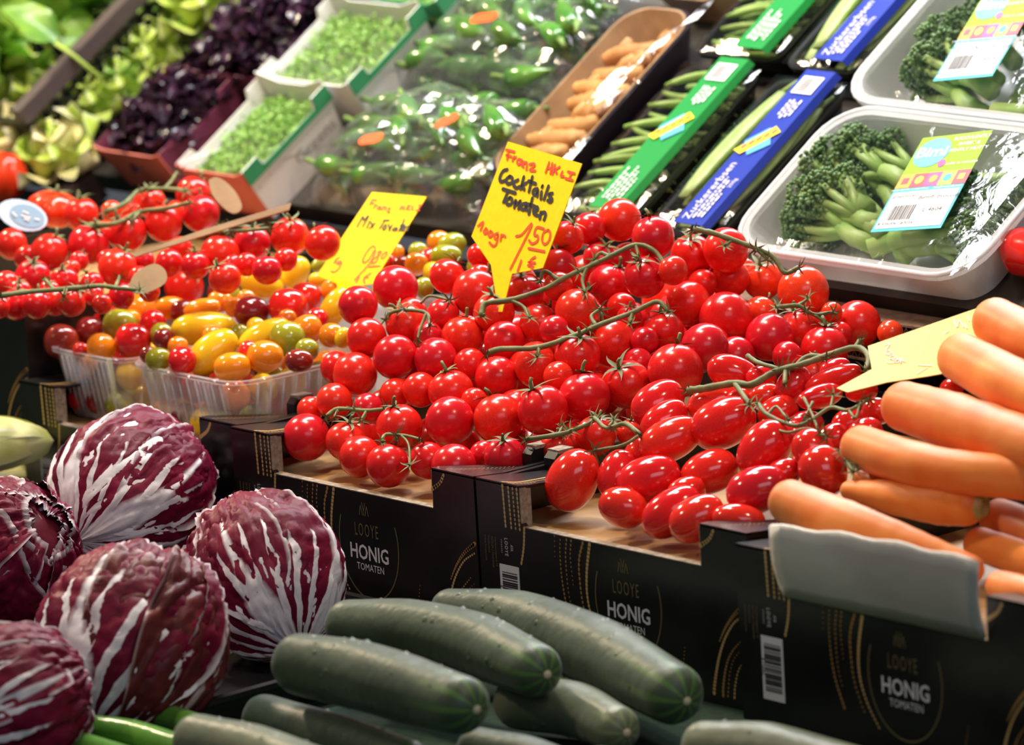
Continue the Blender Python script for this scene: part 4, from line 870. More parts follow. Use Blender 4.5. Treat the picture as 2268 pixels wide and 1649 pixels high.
# ------------------------------------------------------------------ broccoli trays
M['brocstalk'] = mat('broccoli_stalk', (.26, .42, .10), .45, (.38, .50, .17), 30, rnd=.12)
M['brochead'] = mat('broccoli_florets', (.075, .165, .055), .6, (.16, .27, .10), 220, (.3, .7), rnd=.15)
def broc_parts(seed):
    g = random.Random(seed); L = .075
    st = MB().tube([(0, 0, 0), (.003, 0, L*.4), (0, .002, L*.7)], [.0085, .0075, .007], 10); tips = []
    for k in range(6):
        a = k*1.05+g.uniform(-.3, .3); e = (.018*math.cos(a), .018*math.sin(a), L*.70+.030+g.uniform(-.006, .006))
        st.tube([(0, .001, L*.55), (e[0]*.5, e[1]*.5, L*.78), e], [.0055, .004, .0033], 7); tips.append(e)
    tips.append((0, 0, L*.7+.036)); st.tube([(0, .001, L*.6), (0, 0, L*.7+.036)], [.006, .003], 7)
    ico = bmesh.new(); bmesh.ops.create_icosphere(ico, subdivisions=1, radius=1); IV = [tuple(v.co) for v in ico.verts]; IF = [tuple(v.index for v in f.verts) for f in ico.faces]; ico.free()
    hd = MB()
    for e in tips:
        for _ in range(130):
            d = unit([g.gauss(0, 1), g.gauss(0, 1), g.gauss(.45, .8)]); c = np.array(e)+d*np.array([.0140, .0140, .011])*g.uniform(.75, 1.05); r = g.uniform(.0012, .0022)
            hd.add([tuple(c+np.array(v)*r) for v in IV], IF)
    return st.mesh('stalk', M['brocstalk']), hd.mesh('florets', M['brochead'])
BR = [broc_parts(s) for s in (1, 2, 3)]
def broccoli(Mx, k, label, grp):
    o = tag(link('tender_broccoli', BR[k][0], None, M=Mx), label, 'broccoli', grp); link('florets', BR[k][1], o)
def broc_tray(x0, x1, s0, s1, name, sd, stems):
    fr_ = lambda x, y, z: tuple(F3(x, y, z)); t = thing('broccoli_tray', 'clear white plastic tray of %s' % name, 'tray', (0, 0, 0), group='broccoli trays')
    tray_mesh(MB(), x0, x1, s0, s1, .0005, .047, .014, .034, .0015, fr_, 6, lipw=.007, liph=.006).build('tray', M['traywhite'], t, False)
    P = rrect(x0-.006, x1+.006, s0-.006, s1+.006, .04, 6); MB().tube([F3(x, y, .047) for x, y in P]+[F3(*P[0], .047)], .0022, 6).build('rim', M['traywhite'], t)
    film_sheet('film', x0-.004, x1+.004, s0-.004, s1+.004, .0478, .008, '', '', crump=.0008, n=16, seed=sd, parent=t)
    for i, (x, s, h, rot, tilt, k) in enumerate(stems):
        z = IS*math.cos(rot)+np.array([1, 0, 0])*math.sin(rot); z = unit(z+IN*tilt)
        broccoli(axisM(F3(x0+x*(x1-x0), s0+s*(s1-s0), h), z, i*1.3, (1.0,)*3), k, 'tender broccoli spear in the tray of %s' % name, 'broccoli stems in the tray of %s' % name)
    return t
lowst = [(.48,.24,.022,-1.40,.05,0),(.42,.40,.016,-1.15,.10,1),(.42,.50,.016,-1.0,.06,2),(.58,.20,.018,.10,.05,0),(.56,.32,.016,1.15,.06,1),(.56,.24,.022,1.40,.0,2),(.60,.52,.018,1.0,.05,0),(.52,.76,.018,-1.45,.02,1),(.50,.28,.030,-1.2,.05,2),(.58,.78,.016,1.3,.02,2),(.55,.24,.03,1.3,.0,1),(.45,.62,.03,-1.3,.0,0),(.44,.34,.030,-1.5,.0,1),(.46,.20,.024,.75,.0,2),(.36,.42,.032,-1.1,.0,0)]
bt = broc_tray(.152, .415, -.012, .150, 'tender broccoli on the lower row', 7, lowst)
bt2 = broc_tray(.138, .400, .168, .330, 'tender broccoli on the upper row', 8, [(.48,.16,.014,-1.2,.08,1),(.42,.40,.016,-1.25,.10,2),(.42,.55,.016,-1.1,.05,0),(.58,.22,.018,-.2,.05,1),(.56,.32,.016,1.25,.06,2),(.58,.14,.014,1.4,.03,0),(.66,.62,.018,1.0,.08,1),(.50,.24,.030,-1.3,.05,0),(.58,.1,.03,1.35,.02,2)])
def bimi_label(px, parent):
    Q = Quad(px, .0585); b = Q.rect(0, 1, 0, 1, M['teal'], 'label', parent, .0004)
    Q.rect(0, 1, .60, 1, M['lime'], 'green_band', b, .0007)
    cols = ('orangep', 'redp', 'pinkp', 'yellowp', 'redp'); ic = ('redp', 'yellowp', 'orangep', 'teal', 'yellowp')
    for i in range(5):
        Q.rect(i/5, i/5+.2, .455, .60, M[cols[i]], 'cooking_square', b, .0007)
        Q.rect(0, 0, 0, 0, M[ic[i]], 'cooking_icon', b, .0009, [(i/5+.1+.06*math.cos(a), .53+.042*math.sin(a)) for a in [k*math.pi/(2 if i in (0, 4) else 5)+.785 for k in range(4 if i in (0, 4) else 10)]])
    Q.rect(.03, .97, .03, .41, M['white'], 'white_field', b, .0007)
    Q.rect(0, 0, 0, 0, M['skyp'], 'blue_oval', b, .0010, [(.27+.25*math.cos(a), .82+.155*math.sin(a)) for a in [k*math.pi/10 for k in range(20)]])
    Q.text('Bimi', .27, .82, .15, M['white'], b, .0013, bold=.02)
    for i, wd in enumerate(('SUCCULENTLY', 'SWEET &', 'SLIGHTLY NUTTY')): Q.text(wd, .755, .945-i*.062, .046, M['white'], b, bold=.012)
    Q.rect(0, 0, 0, 0, M['pinkp'], 'pink_badge', b, .0011, [(.50+.055*math.cos(a), .69+.04*math.sin(a)) for a in [k*math.pi/6 for k in range(12)]])
    Q.text('Cooks in minutes', .77, .68, .042, M['white'], b)
    Q.text('WASH BEFORE CONSUMING', .24, .432, .024, M['white'], b); Q.text('bimibroccoli.com', .78, .432, .034, M['white'], b)
    Q.text('grupolucas', .22, .365, .046, M['ink'], b); Q.text('Bimi\u00ae broccoli', .73, .335, .056, M['ink'], b); Q.text('L-4604', .73, .20, .058, M['ink'], b)
    g = random.Random(4); x = .13; bars = MB()
    while x < .47:
        w = g.choice((.006, .010, .016)); bars.add([Q.at(u, v, .0009) for u, v in ((x, .11), (x+w, .11), (x+w, .265), (x, .265))], [(0, 1, 2, 3)]); x += w+g.choice((.007, .011))
    bars.build('barcode', M['ink'], b, False)['kind'] = 'stuff'
    Q.text('8 436006 187056', .30, .075, .042, M['ink'], b)
bimi_label([(2045,307),(2200,289),(2084,505),(1928,515)], bt)
bimi_label([(2185,-19),(2317,-31),(2198,169),(2066,181)], bt2)
tag(MB().tube(spline([ihit(2221,566,.024), ihit(2236,560,.024), ihit(2275,558,.024), ihit(2350,575,.024), ihit(2400,590,.024)], 5), [.004, .009, .012, .0145, .016, .017, .018, .019, .0195, .02, .02, .0205, .021, .021, .021, .0205, .02, .019, .017, .014, .006], 16).build('red_pepper', M['plum']), 'red pepper tip beside the lower broccoli tray', 'pepper')
# corrugated sheets under the shelf front
M['corr'] = mat('corrugated_edge', (.20, .115, .07), .85, (.13, .075, .05), 120, bump=.5, bscale=200)
for i, (z, y0, x0) in enumerate(((.150, .412, .10), (.163, .416, .12), (.1765, .408, .08))):
    mb = MB().box(x0, .75, y0, .446, z, z+.0016).box(x0, .75, y0+.001, .446, z+.0075, z+.0092)
    for k in range(90):
        x = x0+k*.007; mb.add([(x, y0+.001, z+.0016), (x+.0035, y0+.001, z+.0075), (x+.007, y0+.001, z+.0016), (x+.0062, y0+.001, z+.0016), (x+.0035, y0+.001, z+.0066), (x+.0008, y0+.001, z+.0016)], [(0, 1, 4, 5), (1, 2, 3, 4)])
    tag(mb.build('corrugated_sheet', M['corr'], smooth=False), 'torn brown corrugated card sheet under the broccoli shelf', 'cardboard', 'corrugated sheets')['kind'] = 'stuff'

# ------------------------------------------------------------------ turmeric tray
M['turm'] = mat('turmeric_skin', (.52, .24, .065), .6, (.62, .34, .12), 40, bump=.4, bscale=150, rnd=.12)
tt = thing('turmeric_tray', 'kraft lined black card boat of turmeric roots in cellophane', 'tray')
fr_ = lambda x, y, z: tuple(F3(x, y, z))
tray_mesh(MB(), -.208, -.116, .030, .255, .0005, .040, .016, .030, .0015, fr_, 6, .001, .002).build('card_boat', mat('dark_purple_card', (.022, .014, .03), .35), tt, False)
tray_mesh(MB(), -.2055, -.1185, .0325, .2525, .0025, .0415, .016, .030, .001, fr_, 6, .001, .001).build('kraft_inside', M['kraft'], tt, False)
def rhizome(seed):
    g = random.Random(seed); L = g.uniform(.055, .075); P = [(L*(t-.5), .006*math.sin(t*3+seed), 0) for t in np.linspace(0, 1, 22)]
    R_ = [.0105*(.35+.65*math.sin(math.pi*(.05+.9*t))**.5)*(1+.07*math.sin(t*52)) for t in np.linspace(0, 1, 22)]
    mb = MB().tube(P, R_, 12)
    for k in range(2):
        x = g.uniform(-.3, .3)*L; s = g.choice((-1, 1)); mb.tube([(x, 0, 0), (x+.006, s*.010, .003), (x+.012, s*.019, .004)], [.008, .0075, .004], 9)
    return mb.mesh('turmeric_root', M['turm'])
RZ = [rhizome(s) for s in (1, 2, 3)]
g = random.Random(9)
for i in range(16):
    lay = i//9; s = .055+.022*(i % 9)+.01*lay
    tag(link('turmeric_root', RZ[i % 3], None, M=frame(F3(-.162+g.uniform(-.004, .004), s, .0165+lay*.017), np.array([1, 0, 0]), IS, IN) @ Matrix.Rotation(g.uniform(.2, .9), 4, 'Z') @ Matrix.Rotation(g.uniform(-.4, .4), 4, 'X') @ Matrix.Scale(.74 if lay == 0 else .86, 4)), 'knobbly brown turmeric root in the card boat', 'turmeric', 'turmeric roots in the card boat')
film_sheet('film', -.225, -.105, .015, .268, .046, .012, '', '', 'film', 18, .004, 3, tt)

# ------------------------------------------------------------------ bags of small green peppers
M['pep'] = mat('green_pepper', (.05, .17, .025), .22, (.13, .29, .05), 30, coat=.4, rnd=.25)
M['pepstem'] = mat('pepper_stem', (.14, .24, .05), .6)
def pepper(seed):
    g = random.Random(seed); L = g.uniform(.045, .06); P = [(L*(t-.45), .006*math.sin(t*2.5+seed), 0) for t in np.linspace(0, 1, 12)]
    R_ = [.0115*max(.12, (math.sin(math.pi*min(1, .16+.9*t))**.6)*(1-.35*t)) for t in np.linspace(0, 1, 12)]
    mb = MB().tube(P, R_, 12); st = MB().tube([(-L*.44, 0, 0), (-L*.44-.008, .002, .002), (-L*.44-.018, .006, .003)], [.005, .0022, .0025], 7)
    return mb.mesh('green_pepper', M['pep']), st.mesh('stem', M['pepstem'])
PP_ = [pepper(s) for s in (1, 2, 3, 4)]
M['orangetag'] = mat('orange_sticker', (.90, .10, .02), .4)
def pepper_bag(x0, x1, s0, s1, n, where, sd, tags):
    g = random.Random(sd)
    nc, nr = 4, max(4, int((s1-s0-.03)/.0245))
    for i in range(nc*nr*3):
        lay, row, colm = i//(nc*nr), (i//nc) % nr, i % nc
        if lay == 2 and (row in (0, nr-1) or colm in (0,)): continue
        k = g.randrange(4); u = (colm+.5+.25*(lay-1))/nc; v = (row+.5)/nr
        if not .05 < u < .97: continue
        o = tag(link('green_pepper', PP_[k][0], None, M=frame(F3(x0+.016+(x1-x0-.032)*u, s0+.012+(s1-s0-.024)*v, .0125+lay*.0215+g.uniform(0, .002)), np.array([1, 0, 0]), IS, IN) @ Matrix.Rotation(g.uniform(-.12, .12)+(.35 if lay == 1 else -.3)+(math.pi if g.random() < .4 else 0), 4, 'Z')),
                'small glossy green pepper in the %s cellophane bag' % where, 'pepper', 'peppers in the %s bag' % where)
        link('stem', PP_[k][1], o)
    def fn(u, v):
        e = (max(0, math.sin(math.pi*u))*max(0, math.sin(math.pi*v)))**.45; q = mnoise.noise(Vector((u*5+sd, v*5, sd)))+.6*mnoise.noise(Vector((u*13+sd, v*13, sd)))
        return tuple(F3(x0+(x1-x0)*u+.012*q*e, s0+(s1-s0)*v+.01*mnoise.noise(Vector((v*9, u*9, sd)))*e, .004+.066*e+.016*q*e))
    b = tag(MB().grid(fn, 26, 22).build('cellophane_bag', M['bagfilm'], None, False), 'crinkled clear cellophane bag over the %s green peppers' % where, 'bag', 'cellophane pepper bags')
    for px, py, rot, w in tags:
        c = ihit(px, py, .082); ex = unit(RX*math.cos(rot)+UY*math.sin(rot)); ex = unit(ex-IN*(ex @ IN)); ey = np.cross(IN, ex)
        L_, w_ = .026*w, .013; MB().prism([(-L_/2, -w_/2+.004), (-L_/2+.004, -w_/2), (L_/2-.004, -w_/2), (L_/2, -w_/2+.004), (L_/2, w_/2-.004), (L_/2-.004, w_/2), (-L_/2+.004, w_/2), (-L_/2, w_/2-.004)], .0006, lambda u, v, w: tuple(c+ex*u+ey*v+IN*w)).build('orange_sticker', M['orangetag'], b, False)
    return b
pepper_bag(-.445, -.195, -.005, .135, 75, 'lower', 3, [(822,308,-.5,1),(990,268,.15,.9)])
pepper_bag(-.450, -.225, .135, .300, 75, 'upper', 6, [(1072,40,-.55,1.15)])

# ------------------------------------------------------------------ cress and basil boxes
M['whitecard'] = mat('white_card', (.80, .78, .78), .5, (.74, .72, .71), 20)
M['greencard'] = mat('green_card', (.03, .22, .09), .5)
M['redcard'] = mat('red_card', (.66, .17, .13), .5, (.58, .11, .09), 14)
M['purplecard'] = mat('plum_card', (.16, .03, .07), .5)
M['cress'] = mat('cress_leaf', (.20, .42, .07), .45, (.30, .52, .12), 90, rnd=.1)
M['basil'] = mat('purple_basil_leaf', (.018, .008, .020), .24, (.050, .018, .042), 60, rnd=.5, coat=.3)
def card_box(x0, x1, s0, s1, h, label, front, side, rim, words=None):
    t = thing('cress_box', label, 'box', group='small card boxes of cress and basil'); th = .0015; f = .006
    def wall(P, mt, nm): 
        n = unit(np.cross(P[1]-P[0], P[2]-P[0])); k = len(P)
        return MB().add(P+[p-n*th for p in P], [tuple(range(k)), tuple(range(k, 2*k))[::-1]]+[(i, i+k, (i+1) % k+k, (i+1) % k) for i in range(k)]).build(nm, mt, t, False)
    fp = wall([F3(x0+f, s0+f, 0), F3(x1-f, s0+f, 0), F3(x1, s0-.002, h), F3(x1-.012, s0-.002, h*.93), F3(x0+.012, s0-.002, h*.93), F3(x0, s0-.002, h)], M[front], 'front_panel')
    rp = wall([F3(x1-f, s0+f, 0), F3(x1-f, s1-f, 0), F3(x1, s1, h), F3(x1, s1-.02, h), F3(x1, s1-.024, h*.82), F3(x1, s0+.026, h*.82), F3(x1, s0+.022, h), F3(x1, s0, h)], M[side], 'side_panel')
    wall([F3(x0+f, s1-f, 0), F3(x0+f, s0+f, 0), F3(x0, s0, h), F3(x0, s0+.02, h), F3(x0, s0+.024, h*.85), F3(x0, s1-.024, h*.85), F3(x0, s1-.02, h), F3(x0, s1, h)], M[side], 'side_panel')
    wall([F3(x1-f, s1-f, 0), F3(x0+f, s1-f, 0), F3(x0, s1, h*1.1), F3(x0+.03, s1, h*.95), F3(x1-.03, s1, h*.95), F3(x1, s1, h*1.1)], M[side], 'back_panel')
    MB().add([F3(x0+f, s0+f, .001), F3(x1-f, s0+f, .001), F3(x1-f, s1-f, .001), F3(x0+f, s1-f, .001)], [(0, 1, 2, 3)]).build('base', M[side], t, False)
    if rim:
        for P in ([(x1+.0006, s0+.024, h*.84), (x1+.0006, s1-.022, h*.84), (x1+.0006, s1-.022, h*.74), (x1+.0006, s0+.024, h*.74)], [(x1+.0006, s0, h+.0005), (x1+.0006, s0+.021, h+.0005), (x1+.0006, s0+.024, h*.74), (x1+.0003, s0, h*.74)], [(x1+.0006, s1-.02, h+.0005), (x1+.0006, s1, h+.0005), (x1+.0006, s1, h*.74), (x1+.0006, s1-.022, h*.74)]):
            MB().add([F3(*p) for p in P]+[F3(p[0]+.001, p[1], p[2]) for p in P], [(0, 1, 2, 3), (7, 6, 5, 4), (0, 4, 5, 1), (1, 5, 6, 2), (2, 6, 7, 3), (3, 7, 4, 0)]).build('green_rim', M[rim], t, False)
    for wd, v, z, sz, mt in words or []:
        o = text(wd, sz, M[mt], 'lettering', rp, Matrix.Identity(4))
        for vx in o.data.vertices: vx.co = Vector([float(q) for q in F3(x1-f*(1-(z+vx.co.y)/h)+.0012, v+vx.co.x, z+vx.co.y)])
    return t, fp
M['greyink'] = mat('grey_ink', (.32, .30, .30), .6)
W1 = [('Greens', .052, .026, .019, 'greyink')]
t, fp = card_box(-.565, -.468, -.032, .090, .062, 'white card cress box with salmon front and green rim', 'redcard', 'whitecard', 'greencard', W1)
for k, (xa, xb) in enumerate(((-.515, -.485), (-.520, -.482), (-.508, -.490), (-.515, -.480))):   # unreadable dark print on the salmon front
    zf = lambda z: -.0325+.008*(1-z/.062)-.0012
    MB().add([F3(x, zf(z), z) for x, z in ((xa, .042-k*.008), (xb, .042-k*.008), (xb, .046-k*.008), (xa, .046-k*.008))], [(0, 1, 2, 3)]).build('print_line', M['purplecard'], fp, False)
card_box(-.572, -.440, .096, .205, .062, 'white card cress box behind the salmon fronted one', 'whitecard', 'whitecard', 'greencard', W1)
card_box(-.530, -.425, .212, .330, .062, 'cress box with a dark green front on the upper row', 'greencard', 'whitecard', 'greencard')
card_box(-.712, -.612, -.018, .090, .055, 'red fronted card box of purple basil', 'redcard', 'purplecard', None)
card_box(-.690, -.578, .098, .215, .055, 'plum card box of purple basil behind the red one', 'purplecard', 'purplecard', None)
card_box(-.650, -.540, .222, .34, .055, 'plum card box of purple basil on the upper row', 'purplecard', 'purplecard', None)
def cress(x0, x1, s0, s1, h, label, n=1500, sd=1):
    g = np.random.default_rng(sd); mb = MB()
    for _ in range(n):
        u, v = g.random(2); hh = h+.010*math.sin(math.pi*u)*math.sin(math.pi*v)+g.normal(0, .003); c = F3(x0+(x1-x0)*u, s0+(s1-s0)*v, hh)
        for q in range(2):
            d = unit(g.normal(0, 1, 3)+IN*1.2); e = unit(np.cross(d, g.normal(0, 1, 3))); w = np.cross(d, e); r = g.uniform(.0016, .0030)
            mb.add([c, c+e*r+w*r*.6, c+e*r*2, c+e*r-w*r*.6], [(0, 1, 2, 3)])
        if _ % 3 == 0: mb.add([c, c+np.array([.0006, 0, 0]), c-IN*hh*.8], [(0, 1, 2)])
    tag(mb.build('cress', M['cress']), label, 'cress', kind='stuff')
cress(-.560, -.473, -.025, .084, .042, 'bright green cress in the salmon fronted box', sd=1)
cress(-.566, -.446, .102, .198, .044, 'bright green cress in the plain white box', sd=2)
cress(-.524, -.431, .218, .322, .044, 'bright green cress in the green fronted box', sd=3)
def leaf_patch(L, w, cup, wave, name, mt, nu=5, nv=6, ph=0):
    def fn(u, v):
        s = 2*u-1; ww = w*math.sin(math.pi*min(1, .08+.92*v))**.8
        return (s*ww, L*v, cup*s*s*w+.12*L*math.sin(v*2.2)+wave*math.sin(9*v+5*s+ph)*abs(s)*w)
    return MB().grid(fn, nu, nv).mesh(name, mt)
BLF = [leaf_patch(.020, .008, .5, .25, 'leaf', M['basil'], ph=k) for k in range(3)]
def basil(x0, x1, s0, s1, h, label, n, sd):
    g = np.random.default_rng(sd); t = thing('purple_basil', label, 'basil', group='purple basil in boxes')
    core = MB().grid(lambda u, v: tuple(F3(x0+(x1-x0)*u, s0+(s1-s0)*v, h-.012+.012*math.sin(3.14*u)*math.sin(3.14*v)+.004*mnoise.noise(Vector((u*9, v*9, sd))))), 14, 14).build('stems', M['basil'], t)
    for i in range(n):
        u, v = g.random(2); hh = h+.014*math.sin(math.pi*u)*math.sin(math.pi*v)+g.normal(0, .004)
        z = unit(IN+g.normal(0, .6, 3)); link('leaf', BLF[i % 3], t, M=axisM(F3(x0+(x1-x0)*u, s0+(s1-s0)*v, hh), z, g.uniform(0, 6.28), (1.1,)*3))
basil(-.706, -.618, -.004, .084, .046, 'dark purple basil leaves in the red fronted box', 170, 1)
basil(-.684, -.584, .104, .210, .055, 'dark purple basil leaves in the plum card box', 190, 2)
basil(-.644, -.546, .228, .336, .055, 'dark purple basil leaves in the upper plum box', 190, 3)

# ------------------------------------------------------------------ lettuce, spinach crate and the far left corner
M['lett'] = leaf_mat('pale_lettuce_leaf', (.42, .58, .07), (.60, .70, .18), (.82, .82, .52), .3, .5, 4, .4)
M['lett2'] = leaf_mat('green_lettuce_leaf', (.16, .36, .04), (.36, .52, .10), (.66, .70, .34), .25, .7, 4, .4)
M['castel'] = leaf_mat('cream_radicchio_leaf', (.74, .70, .36), (.66, .60, .22), (.82, .76, .62), .3, .6, 4, .4)
M['spin'] = mat('spinach_leaf', (.09, .26, .02), .4, (.26, .46, .05), 25, rnd=.3, coat=.2)
M['spinstem'] = mat('spinach_stem', (.42, .55, .10), .5)
LLF = [leaf_patch(.085, .034, .35, .35, 'leaf', None, 12, 14, k*1.7) for k in range(3)]
def lettuce(px, py, h, R, label, mt, sd, n=13, group='pale lettuce heads', cat='lettuce', name='lettuce'):
    c = ihit(px, py, h); g = np.random.default_rng(sd); t = thing(name, label, cat, c, group=group)
    for i in range(n):
        a = i*2.399; el = .35+1.1*(i/n); d = unit(np.array([1, 0, 0])*math.cos(a)*math.cos(el)+IS*math.sin(a)*math.cos(el)+IN*math.sin(el))
        side = unit(np.cross(d, IN+.01*RX)); nn = np.cross(side, d)
        me = LLF[i % 3].copy(); me.materials.clear(); me.materials.append(mt[i % len(mt)])
        o = link('leaf', me, t, M=frame(-IN*.012+d*R*.15, side*R/.07, d*R/.07, nn*R/.07))
    return t
for i, (x, y, R, mm, lb) in enumerate([(20,270,.055,'lett2','leafy green lettuce outermost beside the crate'),(115,280,.058,'lett','pale lettuce at the foot of the crate'),(225,245,.042,'lett','yellow-green lettuce in the middle of the crate side'),(285,205,.038,'lett2','green lettuce beside the red fronted basil box'),(345,140,.040,'lett','yellow lettuce beside the second basil box'),(410,95,.036,'lett2','green lettuce beside the upper basil box'),(480,45,.058,'lett','large pale yellow lettuce behind the basil boxes'),(560,10,.05,'lett','pale lettuce highest beside the basil')]):
    lettuce(x, y, .035, R, lb, [M[mm], M['lett']], 40+i)
lettuce(55, 340, .034, .052, 'cream and red speckled radicchio beside the ribbed tomatoes', [M['castel']], 60, group='cream radicchio', cat='radicchio', name='cream_radicchio')
lettuce(150, 375, .028, .050, 'cream radicchio next to the dark card box', [M['castel'], M['lett']], 61, group='cream radicchio', cat='radicchio', name='cream_radicchio')
# crate with square holes in its side wall
cr = thing('plastic_crate', 'black mesh plastic crate holding leafy spinach', 'crate'); X_ = -.775; hb = .105
for j in range(4): MB().box(0, 1, 0, 1, 0, 1).add([], []).build('tmp', M['blackplastic']) if False else None
rail = lambda s0, s1, h0, h1, nm, mt: MB().add([F3(x, s, h) for x in (X_-.004, X_) for s in (s0, s1) for h in (h0, h1)], [(0,1,3,2),(4,6,7,5),(0,4,5,1),(2,3,7,6),(0,2,6,4),(1,5,7,3)]).build(nm, mt, cr, False)
for k in range(9): rail(-.03, .42, .003+k*.0105, .0075+k*.0105, 'side_rail', M['blackplastic'])
for k in range(30): rail(-.03+k*.0155, -.0235+k*.0155, 0, .09, 'side_bar', M['blackplastic'])
MB().add([F3(x, s, h) for x in (X_-.012, X_+.003) for s in (-.035, .425) for h in (.088, hb)], [(0,1,3,2),(4,6,7,5),(0,4,5,1),(2,3,7,6),(0,2,6,4),(1,5,7,3)]).build('rim', mat('brownish_rim', (.07, .05, .05), .4), cr, False)
MB().add([F3(x, s, h) for x in (-1.25, X_-.004) for s in (-.03, .42) for h in (.0005, .004)], [(0,1,3,2),(4,6,7,5),(0,4,5,1),(2,3,7,6),(0,2,6,4),(1,5,7,3)]).build('base', M['blackplastic'], cr, False)
MB().add([F3(x, s, h) for x in (-1.25, X_-.004) for s in (-.034, -.03) for h in (.0005, .09)], [(0,1,3,2),(4,6,7,5),(0,4,5,1),(2,3,7,6),(0,2,6,4),(1,5,7,3)]).build('front_wall', M['blackplastic'], cr, False)
SPL = [leaf_patch(.060, .021, .3, .15, 'leaf', M['spin'], 8, 9, k) for k in range(3)]
SST = MB().tube([(0, 0, 0), (0, -.02, -.002), (.003, -.05, -.012)], [.0016, .0018, .002], 6).mesh('stalk', M['spinstem'])
g = np.random.default_rng(77)
for b in range(9):
    x = -.885-.11*(b % 3); s = .035+.125*(b//3)+.02*(b % 3)
    t = thing('spinach_bunch', 'bunch of broad dark green spinach leaves in the black crate', 'spinach', F3(x, s, .05), group='spinach bunches in the crate')
    for i in range(24):
        d = unit(g.normal(0, 1, 3)+IN*.9+np.array([-.1, -.3, 0])); side = unit(np.cross(d, IN+.3*RX+.01)); nn = np.cross(side, d)
        lf = link('leaf', SPL[i % 3], t, M=frame(g.normal(0, .028, 3)+IN*.036, side*1.2, d*1.05, nn*1.1))
        if i % 2 == 0: link('stalk', SST, lf)

# odds and ends among the raised tomatoes
def heap_pt(px, py, lift): return surf(px, py, heap4, lift)
def ribbed(px, py, rx, ry, label, tall=1):
    c = ihit(px, py, .062) if py < 420 else heap_pt(px, py, .0); n = 40; V = []; P = []
    mb = MB()
    for i in range(1, 16):
        a = -math.pi/2+math.pi*i/16
        for j in range(n): 
            q = 2*math.pi*j/n; r = math.cos(a)*(1+.09*math.cos(8*q)*math.cos(a)); mb.v.append((r*math.cos(q), r*math.sin(q), math.sin(a)*tall))
    mb.f = [(i*n+j, i*n+(j+1) % n, (i+1)*n+(j+1) % n, (i+1)*n+j) for i in range(14) for j in range(n)]+[tuple(range(n))[::-1], tuple(range(14*n, 15*n))]
    me = mb.mesh('ribbed_tomato', M['tomato_orange']); s = rx*4.75/FPX
    o = tag(link('ribbed_tomato', me, None, M=axisM(c, unit(UY+.2*RX-.3*FW), .3, (s, s, s*ry/rx))), label, 'tomato', 'ribbed tomatoes'); link('calyx', CAL[1], o, M=Matrix.Translation((0, 0, .95)))
ribbed(8, 392, 52, 62, 'large ribbed red tomato beside the cream radicchio'); ribbed(120, 462, 56, 40, 'flat ribbed orange tomato behind the blue tag')
vcam = -FW
def blob(px, py, lift, pts, mt, name, label, cat, th=.001, nrm=None):
    o = heap_pt(px, py, lift)
    if len(pts) == 8: pts = [tuple(q) for q in spline(pts+[pts[0]], 4)][:-1]
    return card(name, pts, nrm if nrm is not None else vcam+.5*UY, o, th, mt, label, cat)
el = lambda cx, cy, a, b, rot, n=20: [(cx+a*math.cos(2*math.pi*k/n)*math.cos(rot)-b*math.sin(2*math.pi*k/n)*math.sin(rot), cy+a*math.cos(2*math.pi*k/n)*math.sin(rot)+b*math.sin(2*math.pi*k/n)*math.cos(rot)) for k in range(n)][::-1]
M['bluetag'] = mat('blue_grey_tag', (.26, .40, .56), .4); M['palebluetag'] = mat('pale_blue_tag', (.55, .63, .82), .4)
tg = blob(50, 500, .03, el(50, 476, 57, 33, .30), M['palebluetag'], 'oval_tag', 'pale blue oval tag lying on the raised tomatoes', 'tag')
n_ = unit(vcam+.5*UY); o_ = heap_pt(50, 500, .03)
in_ = card('inner_oval', el(60, 478, 40, 24, .32), n_, o_+n_*.0006, .0004, M['bluetag'], '', ''); in_.parent = tg
for k in ('label', 'category'): del in_[k]
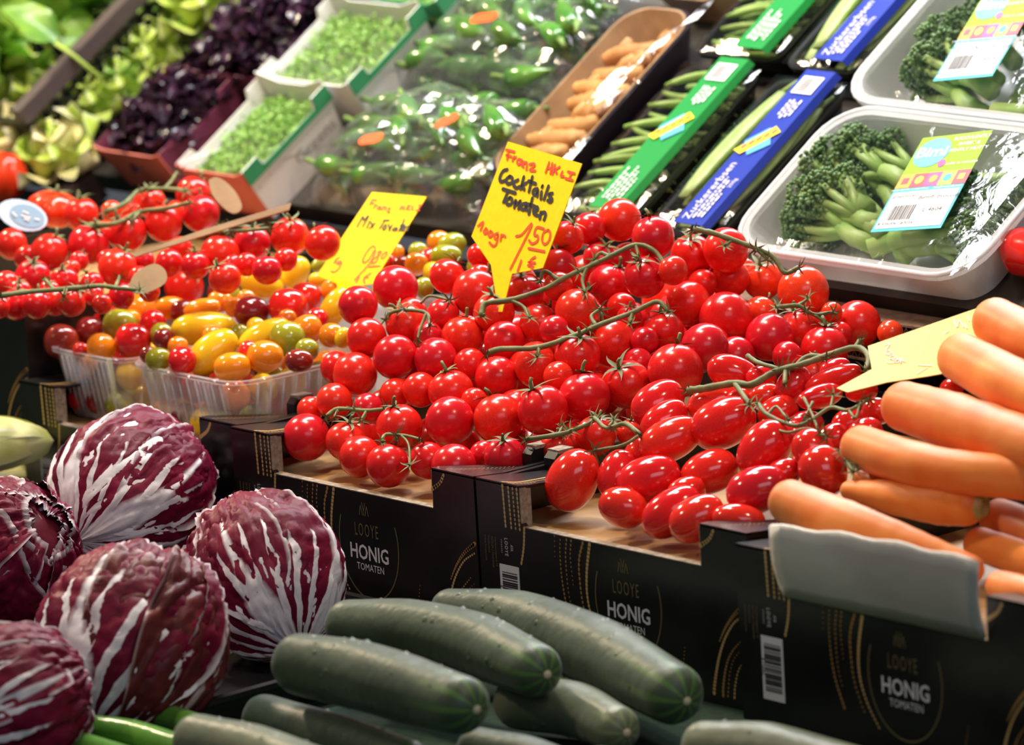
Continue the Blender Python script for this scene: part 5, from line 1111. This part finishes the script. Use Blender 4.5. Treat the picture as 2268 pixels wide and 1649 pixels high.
strokes(tg, [[(52,468),(62,472)],[(48,476),(66,482)],[(55,484),(64,488)],[(28,470),(36,478)],[(78,484),(86,486)]], 0, 0, 1, n_, o_+n_*.001, .0009, M['white'], 'white_mark')
blob(470, 512, .022, [(290,563),(450,508),(645,449),(640,464),(545,492),(455,520),(300,568)], M['kraft'], 'card_strip', 'long torn kraft card strip across the raised tomatoes', 'cardboard', .002)
blob(510, 460, .01, [(478,392),(500,402),(524,428),(536,458),(520,472),(498,462),(470,430),(462,398)][::-1], M['kraft'], 'kraft_tag', 'curled brown kraft tag before the salmon cress box', 'tag', .0012)
blob(325, 625, .015, [(283,642),(295,610),(318,592),(345,584),(366,598),(368,622),(345,640),(310,650)], M['kraft'], 'kraft_scrap', 'torn round kraft scrap between the vine tomatoes', 'cardboard', .001)
tag(MB().add([F3(x, s, h) for x in (-.752, -.722) for s in (-.075, -.03) for h in (.0, .034)], [(0,1,3,2),(4,6,7,5),(0,4,5,1),(2,3,7,6),(0,2,6,4),(1,5,7,3)]).build('card_box', mat('dark_brown_card', (.05, .03, .025), .5, (.02, .015, .015), 12), None, False), 'small dark card box wedged beside the red basil box', 'box')

# small wrapped pack with a pink label above the turmeric
pk = thing('ginger_pack', 'kraft pack with a pink label above the turmeric boat', 'pack')
tray_mesh(MB(), -.205, -.122, .275, .400, .0005, .036, .008, .012, .0015, fr_, 5, .002, .002).build('card_tray', M['kraft'], pk, False)
M['pinkpaper'] = mat('pink_label', (.74, .20, .42), .5, (.82, .45, .60), 30)
MB().prism([(-.17, .285), (-.124, .285), (-.124, .36), (-.17, .36)], .0006, lambda u, v, w: tuple(F3(u, v, .043+w))).build('pink_label', M['pinkpaper'], pk, False)
film_sheet('film', -.207, -.120, .273, .402, .038, .006, '', '', 'film', 10, .001, 5, pk)
for i in range(4):
    tag(link('ginger_root', RZ[i % 3], None, M=frame(F3(-.164, .298+.026*i, .018), np.array([1, 0, 0]), IS, IN) @ Matrix.Rotation(.2*(-1)**i, 4, 'Z')), 'brown ginger root in the pink labelled pack', 'ginger', 'ginger roots in the pack')
